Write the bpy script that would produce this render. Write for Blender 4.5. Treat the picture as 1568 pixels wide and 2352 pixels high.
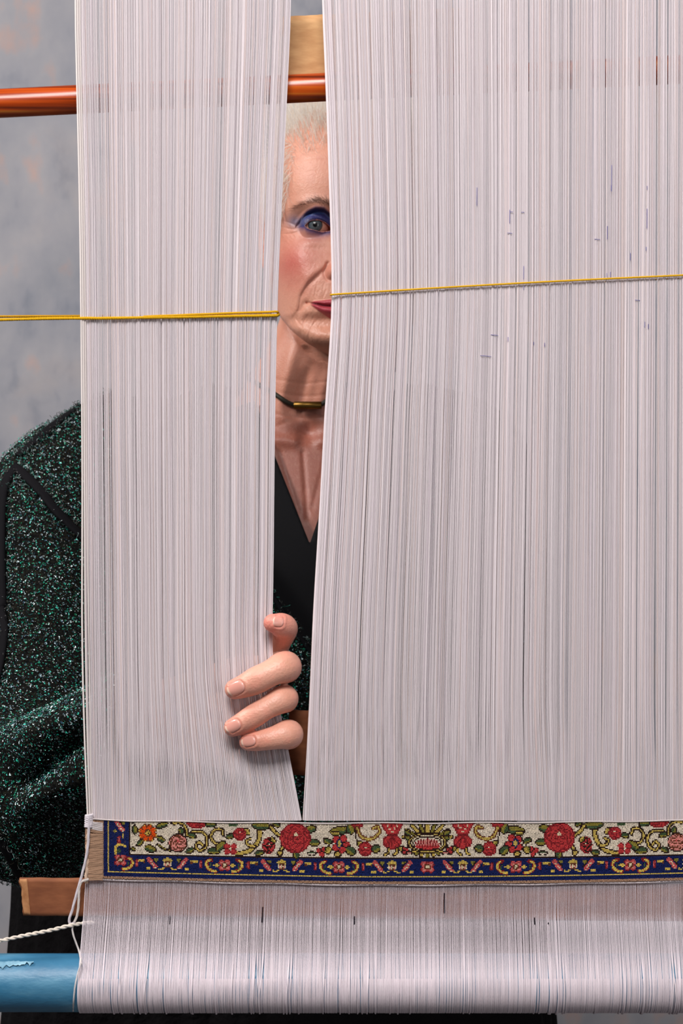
import bpy, bmesh, math, random
import numpy as np
from mathutils import Vector, noise
from mathutils.bvhtree import BVHTree

for o in list(bpy.data.objects):
    bpy.data.objects.remove(o)
rng = np.random.default_rng(7)
random.seed(7)
scene = bpy.context.scene
C = scene.collection

# ---------------------------------------------------------------- camera
FPX = 4800.0
CZ = 1.26
cam_d = bpy.data.cameras.new('camera')
cam = bpy.data.objects.new('camera', cam_d)
C.objects.link(cam)
cam.location = (0, 0, CZ)
cam.rotation_euler = (math.pi / 2, 0, 0)
cam_d.sensor_fit = 'HORIZONTAL'
cam_d.sensor_width = 36.0
cam_d.lens = FPX / 1568.0 * 36.0
cam_d.clip_start = 0.05
cam_d.dof.use_dof = True
cam_d.dof.focus_distance = 1.36
cam_d.dof.aperture_fstop = 34.0
scene.camera = cam

# ---------------------------------------------------------------- world, lights, exposure
world = bpy.data.worlds.new('studio')
scene.world = world
world.use_nodes = True
bg = world.node_tree.nodes['Background']
bg.inputs['Color'].default_value = (0.92, 0.90, 0.92, 1)
bg.inputs['Strength'].default_value = 0.065


def area(name, loc, target, size, power, color):
    d = bpy.data.lights.new(name, 'AREA')
    d.shape = 'RECTANGLE'
    d.size, d.size_y = size
    d.energy = power
    d.color = color
    o = bpy.data.objects.new(name, d)
    C.objects.link(o)
    o.location = loc
    o.rotation_euler = (Vector(target) - Vector(loc)).to_track_quat('-Z', 'Y').to_euler()
    return o


# softbox on the loom (front, high), side softbox on the woman from the left, weak fill from the right
area('loom_softbox', (-0.20, -0.20, 2.62), (-0.05, 1.3, 1.20), (0.85, 0.70), 51, (1.0, 0.970, 0.955))
area('side_softbox', (-1.38, 1.16, 2.36), (-0.02, 1.80, 1.42), (0.35, 0.45), 26, (1.0, 0.955, 0.92))
area('added_fill', (1.3, -0.9, 1.75), (0.05, 1.4, 1.2), (1.2, 1.2), 9, (0.97, 0.96, 1.0))  # added lamp out of view, softens shadows on hand and threads
vs = scene.view_settings
vs.view_transform = 'Standard'
vs.look = 'None'
vs.gamma = 1.0
vs.use_curve_mapping = False
vs.exposure = 0.0


# ---------------------------------------------------------------- helpers
def P(px, py, d):
    return np.array([(px - 784.0) / FPX * d, d, CZ + (1176.0 - py) / FPX * d])


def lin(c):
    c = np.asarray(c, float) / 255.0
    return np.where(c <= 0.04045, c / 12.92, ((c + 0.055) / 1.055) ** 2.4)


def sm(a, b, x):
    t = np.clip((x - a) / (b - a), 0, 1)
    return t * t * (3 - 2 * t)


def mesh_obj(name, verts, faces, mat=None, parent=None, smooth=True, col=None):
    """faces: (M,3) or (M,4) array, or list of such arrays"""
    me = bpy.data.meshes.new(name)
    verts = np.asarray(verts, dtype=np.float32)
    if not isinstance(faces, list):
        faces = [faces]
    faces = [np.asarray(f, dtype=np.int32) for f in faces if len(f)]
    me.vertices.add(len(verts))
    me.vertices.foreach_set('co', verts.ravel())
    nl = sum(f.size for f in faces)
    npoly = sum(len(f) for f in faces)
    me.loops.add(nl)
    me.loops.foreach_set('vertex_index', np.concatenate([f.ravel() for f in faces]))
    me.polygons.add(npoly)
    starts, s = [], 0
    for f in faces:
        k = f.shape[1]
        starts.append(s + np.arange(len(f)) * k)
        s += f.size
    me.polygons.foreach_set('loop_start', np.concatenate(starts).astype(np.int32))
    if smooth:
        me.polygons.foreach_set('use_smooth', np.ones(npoly, dtype=bool))
    me.update(calc_edges=True)
    me.validate()
    if col is not None:
        at = me.color_attributes.new('Col', 'FLOAT_COLOR', 'POINT')
        c4 = np.ones((len(verts), 4), dtype=np.float32)
        c4[:, :3] = col
        at.data.foreach_set('color', c4.ravel())
    o = bpy.data.objects.new(name, me)
    C.objects.link(o)
    if mat:
        me.materials.append(mat)
    if parent is not None:
        o.parent = parent
        o.matrix_parent_inverse = parent.matrix_basis.inverted()
    return o


def empty(name, loc=(0, 0, 0)):
    o = bpy.data.objects.new(name, None)
    C.objects.link(o)
    o.location = loc
    o.empty_display_size = 0.02
    return o


def tag(o, label=None, cat=None, group=None, kind=None):
    if label: o['label'] = label
    if cat: o['category'] = cat
    if group: o['group'] = group
    if kind: o['kind'] = kind
    return o


def tubes(paths, radii, ns=6, side=None):
    """paths (T,K,3); radii scalar, (T,), (K,) or (T,K). Frame uses a fixed side vector. open ended tubes"""
    paths = np.asarray(paths, float)
    if paths.ndim == 2:
        paths = paths[None]
    T, K, _ = paths.shape
    r = np.asarray(radii, float)
    if r.ndim == 0: r = np.full((T, K), r)
    elif r.ndim == 1: r = np.broadcast_to(r[:, None], (T, K)) if (len(r) == T and T != K and len(r) != K) else np.broadcast_to(r[None], (T, K))
    t = np.gradient(paths, axis=1)
    t /= np.linalg.norm(t, axis=2, keepdims=True) + 1e-12
    if side is None: side = np.array([1.0, 0, 0])
    s = np.broadcast_to(np.asarray(side, float), t.shape)
    s = s - t * (s * t).sum(2, keepdims=True)
    s = s / (np.linalg.norm(s, axis=2, keepdims=True) + 1e-12)
    n = np.cross(t, s)
    a = np.arange(ns) / ns * 2 * math.pi
    v = paths[:, :, None, :] + r[:, :, None, None] * (np.cos(a)[None, None, :, None] * s[:, :, None, :] + np.sin(a)[None, None, :, None] * n[:, :, None, :])
    idx = np.arange(T * K * ns).reshape(T, K, ns)
    i0 = idx[:, :-1, :]; i1 = idx[:, 1:, :]
    f = np.stack([i0, np.roll(i0, -1, 2), np.roll(i1, -1, 2), i1], -1).reshape(-1, 4)
    return v.reshape(-1, 3), f


def capped_tube(path, radii, ns=10, side=None, ratio=1.0):
    """single tube, parallel transported frame, rounded closed ends"""
    path = np.asarray(path, float); K = len(path)
    r = np.broadcast_to(np.asarray(radii, float), (K,)).copy()
    t = np.gradient(path, axis=0); t /= np.linalg.norm(t, axis=1, keepdims=True) + 1e-12
    up = np.array(side if side is not None else (0.13, 0.31, 0.94), float)
    S = []
    s = up - t[0] * np.dot(up, t[0]); s /= np.linalg.norm(s)
    for k in range(K):
        s = s - t[k] * np.dot(s, t[k]); s /= np.linalg.norm(s) + 1e-12
        S.append(s)
    S = np.array(S); N = np.cross(t, S)
    # rounded end rings
    pp, rr, ss, nn = [], [], [], []
    for q in (0.97, 0.80, 0.45):
        pp.append(path[0] - t[0] * r[0] * q); rr.append(r[0] * math.sqrt(1 - q * q)); ss.append(S[0]); nn.append(N[0])
    for k in range(K):
        pp.append(path[k]); rr.append(r[k]); ss.append(S[k]); nn.append(N[k])
    for q in (0.45, 0.80, 0.97):
        pp.append(path[-1] + t[-1] * r[-1] * q); rr.append(r[-1] * math.sqrt(1 - q * q)); ss.append(S[-1]); nn.append(N[-1])
    pp, rr, ss, nn = map(np.array, (pp, rr, ss, nn))
    K2 = len(pp)
    a = np.arange(ns) / ns * 2 * math.pi
    v = pp[:, None] + rr[:, None, None] * (np.cos(a)[None, :, None] * ss[:, None] + ratio * np.sin(a)[None, :, None] * nn[:, None])
    idx = np.arange(K2 * ns).reshape(K2, ns)
    f = np.stack([idx[:-1], np.roll(idx[:-1], -1, 1), np.roll(idx[1:], -1, 1), idx[1:]], -1).reshape(-1, 4)
    v = v.reshape(-1, 3)
    c0, c1 = len(v), len(v) + 1
    v = np.vstack([v, path[0] - t[0] * r[0], path[-1] + t[-1] * r[-1]])
    tri = [[c0, idx[0][(i + 1) % ns], idx[0][i]] for i in range(ns)] + [[c1, idx[-1][i], idx[-1][(i + 1) % ns]] for i in range(ns)]
    return v, [f, np.array(tri)]


def join(parts):
    V, F4, F3, n = [], [], [], 0
    for v, f in parts:
        if not isinstance(f, list): f = [f]
        V.append(np.asarray(v))
        for a in f:
            a = np.asarray(a)
            if not len(a): continue
            (F4 if a.shape[1] == 4 else F3).append(a + n)
        n += len(v)
    out = []
    if F4: out.append(np.vstack(F4))
    if F3: out.append(np.vstack(F3))
    return np.vstack(V), out


def spline(pts, n):
    """Catmull-Rom through points of any dimension"""
    p = np.asarray(pts, float)
    p = np.vstack([2 * p[0] - p[1], p, 2 * p[-1] - p[-2]])
    m = len(p) - 3
    u = np.linspace(0, m - 1e-9, n)
    i = u.astype(int); t = (u - i)[:, None]
    a, b, c, d = p[i], p[i + 1], p[i + 2], p[i + 3]
    return 0.5 * ((2 * b) + (-a + c) * t + (2 * a - 5 * b + 4 * c - d) * t ** 2 + (-a + 3 * b - 3 * c + d) * t ** 3)


def sinterp(x, xs, ys, w=0.5):
    """monotone (pchip) interpolation"""
    x = np.asarray(x, float); xs = np.asarray(xs, float); ys = np.asarray(ys, float)
    h = np.diff(xs); dl = np.diff(ys) / h
    m = np.zeros(len(xs))
    m[0], m[-1] = dl[0], dl[-1]
    for k in range(1, len(xs) - 1):
        if dl[k - 1] * dl[k] > 0:
            w1, w2 = 2 * h[k] + h[k - 1], h[k] + 2 * h[k - 1]
            m[k] = (w1 + w2) / (w1 / dl[k - 1] + w2 / dl[k])
    xx = np.clip(x, xs[0], xs[-1])
    i = np.clip(np.searchsorted(xs, xx, side='right') - 1, 0, len(xs) - 2)
    t = (xx - xs[i]) / h[i]
    return (ys[i] * (1 + 2 * t) * (1 - t) ** 2 + h[i] * m[i] * t * (1 - t) ** 2 + ys[i + 1] * t * t * (3 - 2 * t) + h[i] * m[i + 1] * t * t * (t - 1))


# ---------------------------------------------------------------- materials
def new_mat(name):
    m = bpy.data.materials.new(name)
    m.use_nodes = True
    nt = m.node_tree
    return m, nt, nt.nodes['Principled BSDF']


def mat_plain(name, rgb, rough=0.6, spec=0.4, metallic=0.0, bump=None, vcol=False, sss=0.0):
    m, nt, b = new_mat(name)
    b.inputs['Base Color'].default_value = (*lin(rgb), 1)
    b.inputs['Roughness'].default_value = rough
    b.inputs['Specular IOR Level'].default_value = spec
    b.inputs['Metallic'].default_value = metallic
    if vcol:
        a = nt.nodes.new('ShaderNodeVertexColor'); a.layer_name = 'Col'
        nt.links.new(a.outputs['Color'], b.inputs['Base Color'])
    if sss:
        b.inputs['Subsurface Weight'].default_value = sss
        b.inputs['Subsurface Radius'].default_value = (1.0, 0.35, 0.2)
        b.inputs['Subsurface Scale'].default_value = 0.003
    if bump:
        sc, st, dist = bump
        tc = nt.nodes.new('ShaderNodeTexCoord')
        n = nt.nodes.new('ShaderNodeTexNoise'); n.inputs['Scale'].default_value = sc; n.inputs['Detail'].default_value = 4
        bp = nt.nodes.new('ShaderNodeBump'); bp.inputs['Strength'].default_value = st; bp.inputs['Distance'].default_value = dist
        nt.links.new(tc.outputs['Object'], n.inputs['Vector'])
        nt.links.new(n.outputs['Fac'], bp.inputs['Height'])
        nt.links.new(bp.outputs['Normal'], b.inputs['Normal'])
    return m


def mat_noise(name, stops, scale, rough=0.7, spec=0.3, stretch=(1, 1, 1), detail=6, distortion=0.0, bump=None, rot=(0, 0, 0), second=None):
    """colour ramp over stretched object-space noise"""
    m, nt, b = new_mat(name)
    b.inputs['Roughness'].default_value = rough
    b.inputs['Specular IOR Level'].default_value = spec
    tc = nt.nodes.new('ShaderNodeTexCoord')
    mp = nt.nodes.new('ShaderNodeMapping'); mp.inputs['Scale'].default_value = stretch; mp.inputs['Rotation'].default_value = rot
    n = nt.nodes.new('ShaderNodeTexNoise')
    n.inputs['Scale'].default_value = scale; n.inputs['Detail'].default_value = detail; n.inputs['Distortion'].default_value = distortion
    r = nt.nodes.new('ShaderNodeValToRGB')
    el = r.color_ramp.elements
    while len(el) < len(stops): el.new(0.5)
    for e, (p, c) in zip(el, stops):
        e.position = p; e.color = (*lin(c), 1)
    nt.links.new(tc.outputs['Object'], mp.inputs['Vector'])
    nt.links.new(mp.outputs['Vector'], n.inputs['Vector'])
    nt.links.new(n.outputs['Fac'], r.inputs['Fac'])
    out = r.outputs['Color']
    if second:
        sc2, stops2, fac, stretch2 = second
        mp2 = nt.nodes.new('ShaderNodeMapping'); mp2.inputs['Scale'].default_value = stretch2
        n2 = nt.nodes.new('ShaderNodeTexNoise'); n2.inputs['Scale'].default_value = sc2; n2.inputs['Detail'].default_value = 8
        r2 = nt.nodes.new('ShaderNodeValToRGB')
        el = r2.color_ramp.elements
        while len(el) < len(stops2): el.new(0.5)
        for e, (p, c) in zip(el, stops2):
            e.position = p; e.color = (*lin(c), 1)
        mx = nt.nodes.new('ShaderNodeMixRGB'); mx.inputs['Fac'].default_value = fac
        nt.links.new(tc.outputs['Object'], mp2.inputs['Vector'])
        nt.links.new(mp2.outputs['Vector'], n2.inputs['Vector'])
        nt.links.new(n2.outputs['Fac'], r2.inputs['Fac'])
        nt.links.new(out, mx.inputs['Color1']); nt.links.new(r2.outputs['Color'], mx.inputs['Color2'])
        out = mx.outputs['Color']
    nt.links.new(out, b.inputs['Base Color'])
    if bump:
        sc, st, dist = bump
        n3 = nt.nodes.new('ShaderNodeTexNoise'); n3.inputs['Scale'].default_value = sc; n3.inputs['Detail'].default_value = 5
        bp = nt.nodes.new('ShaderNodeBump'); bp.inputs['Strength'].default_value = st; bp.inputs['Distance'].default_value = dist
        nt.links.new(mp.outputs['Vector'], n3.inputs['Vector'])
        nt.links.new(n3.outputs['Fac'], bp.inputs['Height'])
        nt.links.new(bp.outputs['Normal'], b.inputs['Normal'])
    return m


M = {}
M['backdrop'] = mat_noise('painted_canvas', [(0.30, (134, 138, 148)), (0.45, (156, 156, 163)), (0.58, (168, 166, 171)), (0.72, (184, 172, 168))], 6.0,
                          rough=0.9, spec=0.1, detail=9, distortion=0.4, bump=(60, 0.15, 0.004),
                          second=(22.0, [(0.28, (96, 108, 126)), (0.42, (150, 151, 160)), (0.58, (166, 164, 169)), (0.72, (206, 160, 140))], 0.5, (1, 1, 0.6)))
M['floor'] = mat_noise('studio_floor', [(0.3, (92, 92, 96)), (0.7, (120, 118, 118))], 3.0, rough=0.8)
M['thread'] = mat_plain('cotton_thread', (225, 216, 220), rough=0.75, spec=0.25, vcol=True)
M['knots'] = mat_plain('knotted_wool', (200, 190, 170), rough=0.9, spec=0.1, vcol=True)
M['rod'] = mat_noise('varnished_pine', [(0.34, (84, 26, 6)), (0.46, (160, 58, 10)), (0.58, (186, 78, 14)), (0.72, (214, 124, 36))], 30.0,
                     rough=0.28, spec=0.5, stretch=(0.10, 4, 9.0), detail=6, distortion=0.5, bump=(60, 0.06, 0.001))
M['board'] = mat_noise('hardboard_tan', [(0.3, (178, 132, 88)), (0.7, (204, 160, 112))], 160.0, rough=0.75, stretch=(0.5, 1, 1.5), bump=(500, 0.15, 0.0005))
M['board_dark'] = mat_noise('hardboard_brown', [(0.3, (110, 62, 38)), (0.7, (136, 82, 52))], 160.0, rough=0.75, stretch=(0.5, 1, 1.5), bump=(500, 0.15, 0.0005))
M['board_edge'] = mat_noise('hardboard_torn_edge', [(0.3, (150, 100, 62)), (0.7, (186, 134, 92))], 220.0, rough=0.85)
M['blue'] = mat_noise('blue_paper', [(0.3, (30, 84, 118)), (0.5, (52, 112, 146)), (0.72, (104, 156, 182))], 26.0, rough=0.42, spec=0.5,
                      stretch=(0.7, 1, 1.6), bump=(420, 0.25, 0.0006))
M['blue_torn'] = mat_noise('torn_paper', [(0.3, (70, 120, 150)), (0.7, (150, 190, 206))], 120.0, rough=0.7)
M['yellow'] = mat_plain('yellow_cotton', (222, 178, 20), rough=0.8, spec=0.2, vcol=True)
M['string'] = mat_plain('string_cotton', (214, 204, 200), rough=0.85, spec=0.2, vcol=True)
M['ink'] = mat_plain('ink', (38, 30, 40), rough=0.7)
M['ink_blue'] = mat_plain('blue_ink', (104, 100, 156), rough=0.7)
M['skin'] = mat_plain('skin', (220, 160, 135), rough=0.42, spec=0.5, vcol=True, sss=0.12, bump=(850, 0.38, 0.0008))
M['nail'] = mat_plain('nail', (214, 150, 140), rough=0.22, spec=0.5, vcol=True)
M['eye'] = mat_plain('eyeball', (230, 220, 215), rough=0.05, spec=0.6, vcol=True)
M['hair'] = mat_plain('white_hair', (230, 222, 214), rough=0.45, spec=0.4, vcol=True)
M['brow'] = mat_plain('brow_hair', (98, 66, 52), rough=0.6)
M['lash'] = mat_plain('lash', (30, 22, 26), rough=0.5)
M['tweed'] = mat_noise('dark_tweed', [(0.35, (6, 7, 8)), (0.5, (16, 17, 16)), (0.62, (30, 27, 20)), (0.75, (12, 34, 32))], 420.0, rough=0.95, spec=0.1,
                       detail=3, bump=(500, 0.9, 0.003))
M['sequin'] = mat_plain('sequin', (30, 150, 130), rough=0.25, spec=0.9, vcol=True)
M['trim'] = mat_plain('black_ribbon', (12, 11, 15), rough=0.85, spec=0.12, bump=(300, 0.2, 0.001))
M['blouse'] = mat_plain('black_cloth', (12, 12, 16), rough=0.8, spec=0.2, bump=(500, 0.15, 0.0006))
M['skirt'] = mat_plain('black_knit', (18, 16, 18), rough=0.95, spec=0.1, bump=(110, 0.7, 0.006))
M['cord'] = mat_plain('dark_olive_cord', (44, 40, 30), rough=0.6)
M['brass'] = mat_plain('brass', (118, 88, 40), rough=0.38, metallic=0.9)

# ---------------------------------------------------------------- the setting
def build_setting():
    # painted canvas backdrop with soft creases
    nx, nz = 100, 90
    X, Z = np.meshgrid(np.linspace(-1.7, 1.7, nx), np.linspace(0, 2.9, nz))
    Y = np.full_like(X, 2.75)
    def crease(x0, z0, x1, z1, w, h):
        d = np.array([x1 - x0, z1 - z0]); L = np.hypot(*d); d = d / L
        t = (X - x0) * d[0] + (Z - z0) * d[1]
        s = -(X - x0) * d[1] + (Z - z0) * d[0]
        return h * np.exp(-(s / w) ** 2) * sm(-0.1, 0.05, t) * (1 - sm(L - 0.05, L + 0.1, t))
    p = lambda a, b: (P(a, b, 2.75)[0], P(a, b, 2.75)[2])
    for a, b, w, h in [((40, 270), (180, 560), .022, .014), ((0, 750), (60, 940), .02, .012), ((700, 60), (1300, 600), .03, .012), ((1100, 900), (1500, 1700), .03, .012)]:
        Y -= crease(*p(*a), *p(*b), w, h)
    idx = np.arange(nx * nz).reshape(nz, nx)
    f = np.stack([idx[:-1, :-1], idx[:-1, 1:], idx[1:, 1:], idx[1:, :-1]], -1).reshape(-1, 4)
    o = mesh_obj('wall_back', np.stack([X, Y, Z], -1).reshape(-1, 3), f, M['backdrop'])
    tag(o, 'mottled grey painted canvas backdrop behind the woman', 'backdrop', kind='structure')
    v = np.array([[-1.7, -1.5, 0], [1.7, -1.5, 0], [1.7, 2.75, 0], [-1.7, 2.75, 0]])
    o = mesh_obj('floor', v, np.array([[0, 1, 2, 3]]), M['floor'], smooth=False)
    tag(o, 'plain grey studio floor below the loom', 'floor', kind='structure')


build_setting()

# ---------------------------------------------------------------- loom: rod, boards, beam
def rod_like(name, a, b, r, mat, ns=40, nseg=60, wob=0.0, parent=None):
    path = a[None] + (b - a)[None] * np.linspace(0, 1, nseg)[:, None]
    rr = np.full(nseg, r) * (1 + wob * np.sin(np.linspace(0, 9, nseg)))
    v, f = capped_tube(path, rr, ns)
    return mesh_obj(name, v, f, mat, parent)


def board(name, corners, depth, thick, mat, ragged=0.0, edge_ragged_left=0.0, parent=None, nx=60, nz=10, lean=0.0):
    """corners: four px points (tl,tr,br,bl) on the front face at this depth"""
    tl, tr, br, bl = [np.array(c, float) for c in corners]
    vs_, layers = [], []
    for d in (depth, depth + thick):
        u = np.linspace(0, 1, nx); w = np.linspace(0, 1, nz)
        U, W = np.meshgrid(u, w)
        px = (1 - W)[..., None] * ((1 - U)[..., None] * tl + U[..., None] * tr) + W[..., None] * ((1 - U)[..., None] * bl + U[..., None] * br)
        if edge_ragged_left:
            j = np.array([noise.noise(Vector((0.3, k * 0.55, 2.0))) for k in range(nz)]) * edge_ragged_left
            px[:, :, 0] += j[:, None] * np.exp(-U * 14)
        if ragged:
            j = np.array([noise.noise(Vector((k * 0.35, 5.0, 1.0))) for k in range(nx)]) * ragged
            px[:, :, 1] += j[None] * (W * 2 - 1)
        q = np.stack([(px[..., 0] - 784) / FPX * depth, d + lean * U, CZ + (1176 - px[..., 1]) / FPX * depth], -1)
        vs_.append(q.reshape(-1, 3))
    n = nx * nz
    idx = np.arange(n).reshape(nz, nx)
    f0 = np.stack([idx[:-1, :-1], idx[1:, :-1], idx[1:, 1:], idx[:-1, 1:]], -1).reshape(-1, 4)
    f1 = f0[:, ::-1] + n
    ring = np.concatenate([idx[0, :], idx[1:, -1], idx[-1, ::-1][1:], idx[::-1, 0][1:]])
    side = np.stack([ring[:-1], ring[1:], ring[1:] + n, ring[:-1] + n], -1)
    return mesh_obj(name, np.vstack(vs_), [f0, f1, side], mat, parent, smooth=False)


o = rod_like('wooden_rod', P(-330, 254, 1.2175), P(1990, 138, 1.2175), 0.0083, M['rod'], wob=0.012)
tag(o, 'round varnished orange-brown wooden rod lying across behind the warp threads', 'rod')

o = board('hardboard_sheet', [(648, 38), (1086, 16), (1092, 190), (652, 205)], 1.2275, 0.003, M['board'], ragged=1.0)
tag(o, 'tan hardboard panel standing above the wooden rod in the gap', 'board')
o = board('hardboard_sheet', [(664, 1631), (880, 1634), (878, 1783), (660, 1779)], 1.226, 0.003, M['board_dark'], ragged=1.0, lean=-0.0165)
tag(o, 'brown hardboard piece behind the hand, half hidden by warp threads', 'board')
o = board('hardboard_strip', [(46, 2017), (1745, 2034), (1742, 2118), (54, 2103)], 1.2022, 0.003, M['board_dark'], ragged=1.2, edge_ragged_left=9.0, nx=160)
tag(o, 'long brown hardboard slat behind the threads below the carpet', 'board')
tornedge = board('torn_edge', [(47, 2019), (62, 2020), (70, 2100), (54, 2101)], 1.2015, 0.0006, M['board_edge'], ragged=2.0, edge_ragged_left=7.0, parent=o, nx=6, nz=14)
tag(tornedge, 'lighter torn end of the slat')

BEAM_D, BEAM_PY, BEAM_R = 1.200, 2257, 0.0165
bb = empty('cloth_beam', tuple(P(784, BEAM_PY, BEAM_D)))
tag(bb, 'blue paper-covered round beam under the white threads', 'beam')
rod_like('roller', P(-330, BEAM_PY, BEAM_D), P(1990, BEAM_PY, BEAM_D), BEAM_R, M['blue'], ns=64, nseg=30, parent=bb)
# torn paper rag at the upper left of the beam
def rag():
    nx_, na = 26, 8
    V = []
    for i in range(nx_):
        px = -12 + 95 * i / (nx_ - 1)
        a0 = math.radians(34); a1 = math.radians(50 + 10 * noise.noise(Vector((i * .5, 0, 0)))) - 0.2 * i / nx_
        for j in range(na):
            a = a0 + (a1 - a0) * j / (na - 1)
            rr = BEAM_R * (1.035 + 0.10 * abs(noise.noise(Vector((i * .35, j * .4, 3)))))
            c = P(px, BEAM_PY, BEAM_D)
            V.append([c[0], c[1] - rr * math.sin(a), c[2] + rr * math.cos(a)])
    idx = np.arange(nx_ * na).reshape(nx_, na)
    f = np.stack([idx[:-1, :-1], idx[1:, :-1], idx[1:, 1:], idx[:-1, 1:]], -1).reshape(-1, 4)
    r = mesh_obj('torn_paper', np.array(V), f, M['blue_torn'], bb)
    tag(r, 'crumpled torn paper on the beam')
rag()

# ---------------------------------------------------------------- warp threads
WD = 1.200
PITCH = 3.05
TR = 0.000182


def bow_top(px):
    return np.interp(px, [195, 300, 500, 690, 1000, 1300, 1568, 1760], [1880, 1885, 1888, 1890, 1890, 1888, 1884, 1881])


def bow(px):
    px = np.asarray(px, float)
    return np.where(px < 850, -14 * (np.clip(850 - px, 0, 700) / 655) ** 1.3, -9 * (np.clip(px - 900, 0, 900) / 668) ** 2)


TY = np.array([-1500, -900, -420, -250, -120, -20, 60, 130, 205, 280, 360, 440, 520, 600, 676, 730, 800, 880, 950, 1040, 1150, 1260, 1340, 1400, 1450, 1500, 1560, 1620,
               1680, 1730, 1780, 1820, 1855, 1885], float)
LL = sinterp(TY, [-1500, 0, 210, 480, 730, 930, 1400, 1700, 1885], [190, 177, 181, 187, 190, 192, 195, 200, 206])
LR = sinterp(TY, [-1500, 0, 240, 500, 724, 1000, 1300, 1460, 1560, 1640, 1720, 1885], [680, 667, 657, 645, 636, 630, 627, 624, 629, 643, 660, 692])
RL = sinterp(TY, [-1500, 0, 200, 400, 676, 800, 950, 1150, 1400, 1600, 1885], [714, 740, 748, 755, 762.5, 757, 746, 735, 720, 711, 695])
RR = np.full(len(TY), 1757.0)


def curtain(name, Lx, Rx, n, label, seed, edge_bulge):
    r = np.random.default_rng(seed)
    root = empty(name, tuple(P(float(Lx[-1]), 1885, WD)))
    tag(root, label, 'warp threads', 'hanging warp threads of the loom')
    K = len(TY)
    allv = []
    ns_ = int(n * 0.07)
    slits = [((q_ + r.uniform(0.1, 0.9)) / ns_, r.choice([1.4, 1.7, 2.0, 2.6])) for q_ in range(ns_)]
    bands, k = [], 0
    while k < n:
        L = int(r.integers(4, 26)); bands.append((k, L, r.uniform(0.84, 1.16))); k += L
    for layer in range(2):
        w = r.uniform(0.95, 1.06, n)
        # irregular grouping: slits and tight bundles; the wide slits go through both layers
        for k, L, g_ in bands: w[k:k + L] *= g_ * r.uniform(0.98, 1.02)
        w[r.random(n) < 0.035] *= 1.5
        for q_, g_ in slits: w[int(q_ * (n - 1))] *= g_
        if layer == 0:
            w[-6:] *= 0.5 if edge_bulge == 'R' else 1
            w[:6] *= 0.5 if edge_bulge == 'L' else 1
        cr = np.concatenate([[0], np.cumsum(w[1:])]); cr /= cr[-1]
        cu = np.linspace(0, 1, n) + 0.16 / n * np.where(np.arange(n) % 2 == 0, 1, -1)      # threads close up in pairs at the carpet
        if layer == 1: cu = np.clip(cu + 0.5 / n, 0.004, 0.996)
        h = sm(1880, 1560, TY) * 0.92
        s = cu[:, None] * (1 - h)[None] + cr[:, None] * h[None]
        # straight threads, with the pull of the hand and the yarn fading away from the parted edge
        tt = np.clip((TY + 420) / (TY[-1] + 420), -0.5, 1)
        Ls = Lx[2] + (Lx[-1] - Lx[2]) * tt; Rs = Rx[2] + (Rx[-1] - Rx[2]) * tt
        px = Ls[None] + (Rs - Ls)[None] * s + (Lx - Ls)[None] * (1 - s) ** (3.0 if edge_bulge == 'L' else 8.0) + (Rx - Rs)[None] * s ** (1.6 if edge_bulge == 'R' else 1.0)
        # gentle wander of every thread
        ph = r.uniform(0, 6.28, n)
        px += (0.34 * np.sin(TY[None] / 330 + ph[:, None]) + 0.16 * np.sin(TY[None] / 120 + ph[:, None] * 2.3)) * (h[None] > 0.05) * sm(1885, 1700, TY)[None]
        edge = np.minimum(s, 1 - s) * (Rx - Lx)[None]
        if layer == 0:
            d = np.zeros((n, K)) + r.choice([0, 0, 0, 0, 0.0002, -0.0002, -0.0004], n)[:, None] * sm(1885, 1750, TY)[None]
            d += 0.0022 * np.exp(-edge / 5.0)
        else:
            d = np.zeros((n, K)) + 0.0008 + 0.0010 * sm(1885, 1500, TY)[None] + r.uniform(-0.0003, 0.0003, n)[:, None]
            d -= 0.0006 * np.exp(-edge / 14.0) * sm(1885, 1500, TY)[None]
            px = np.clip(px, (Lx + 2)[None], (Rx - 2)[None])
        if edge_bulge == 'R':
            # hand squeezes the right edge together between y 1480 and 1740
            sq = np.exp(-((TY - 1620) / 150.0) ** 2)
            d -= 0.0012 * sq[None] * np.exp(-edge / 60)
        dep = WD + d
        pts = np.stack([(px - 784) / FPX * WD, dep, CZ + (1176 - np.minimum(TY[None], bow_top(px) + 2)) / FPX * WD], -1)
        rad = TR * r.uniform(0.93, 1.10, n)
        if layer == 1: rad = rad * 0.90
        base = lin((224, 214, 217))
        tint = r.uniform(0.955, 1.02, n)[:, None] * base[None]
        warm = r.random(n) < 0.12
        tint[warm] *= np.array([1.0, 0.93, 0.88])
        cool = r.random(n) < 0.10
        tint[cool] *= np.array([0.97, 0.95, 0.98])
        allv.append((pts, rad, tint))
    # the threads that stand out singly are parts; the rest is one mass of thread
    pts, rad, tint = allv[0]
    pick = np.zeros(n, bool)
    pick[2::(13 if n < 300 else 12)] = True
    pick[[0, 1, n - 1, n - 2]] = True
    for i in np.where(pick)[0]:
        p = pts[i].copy(); p[:, 1] -= 0.0003 * sm(1885, 1700, TY)
        v, f = tubes(p, float(rad[i] * 1.2), 6)
        mesh_obj('warp_thread', v, f, M['thread'], root, col=np.repeat(tint[i][None] * 1.04, len(v), 0))
    parts, cols = [], []
    for (p, rd, tn), sel in ((allv[0], ~pick), (allv[1], np.ones(n, bool))):
        v, f = tubes(p[sel], np.repeat(rd[sel][:, None], K, 1), 4)
        parts.append((v, f)); cols.append(np.repeat(tn[sel], K * 4, 0))
    v, f = join(parts)
    o = mesh_obj('fine_threads', v, f, M['thread'], root, col=np.vstack(cols))
    tag(o, kind='stuff')
    return root


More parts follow.
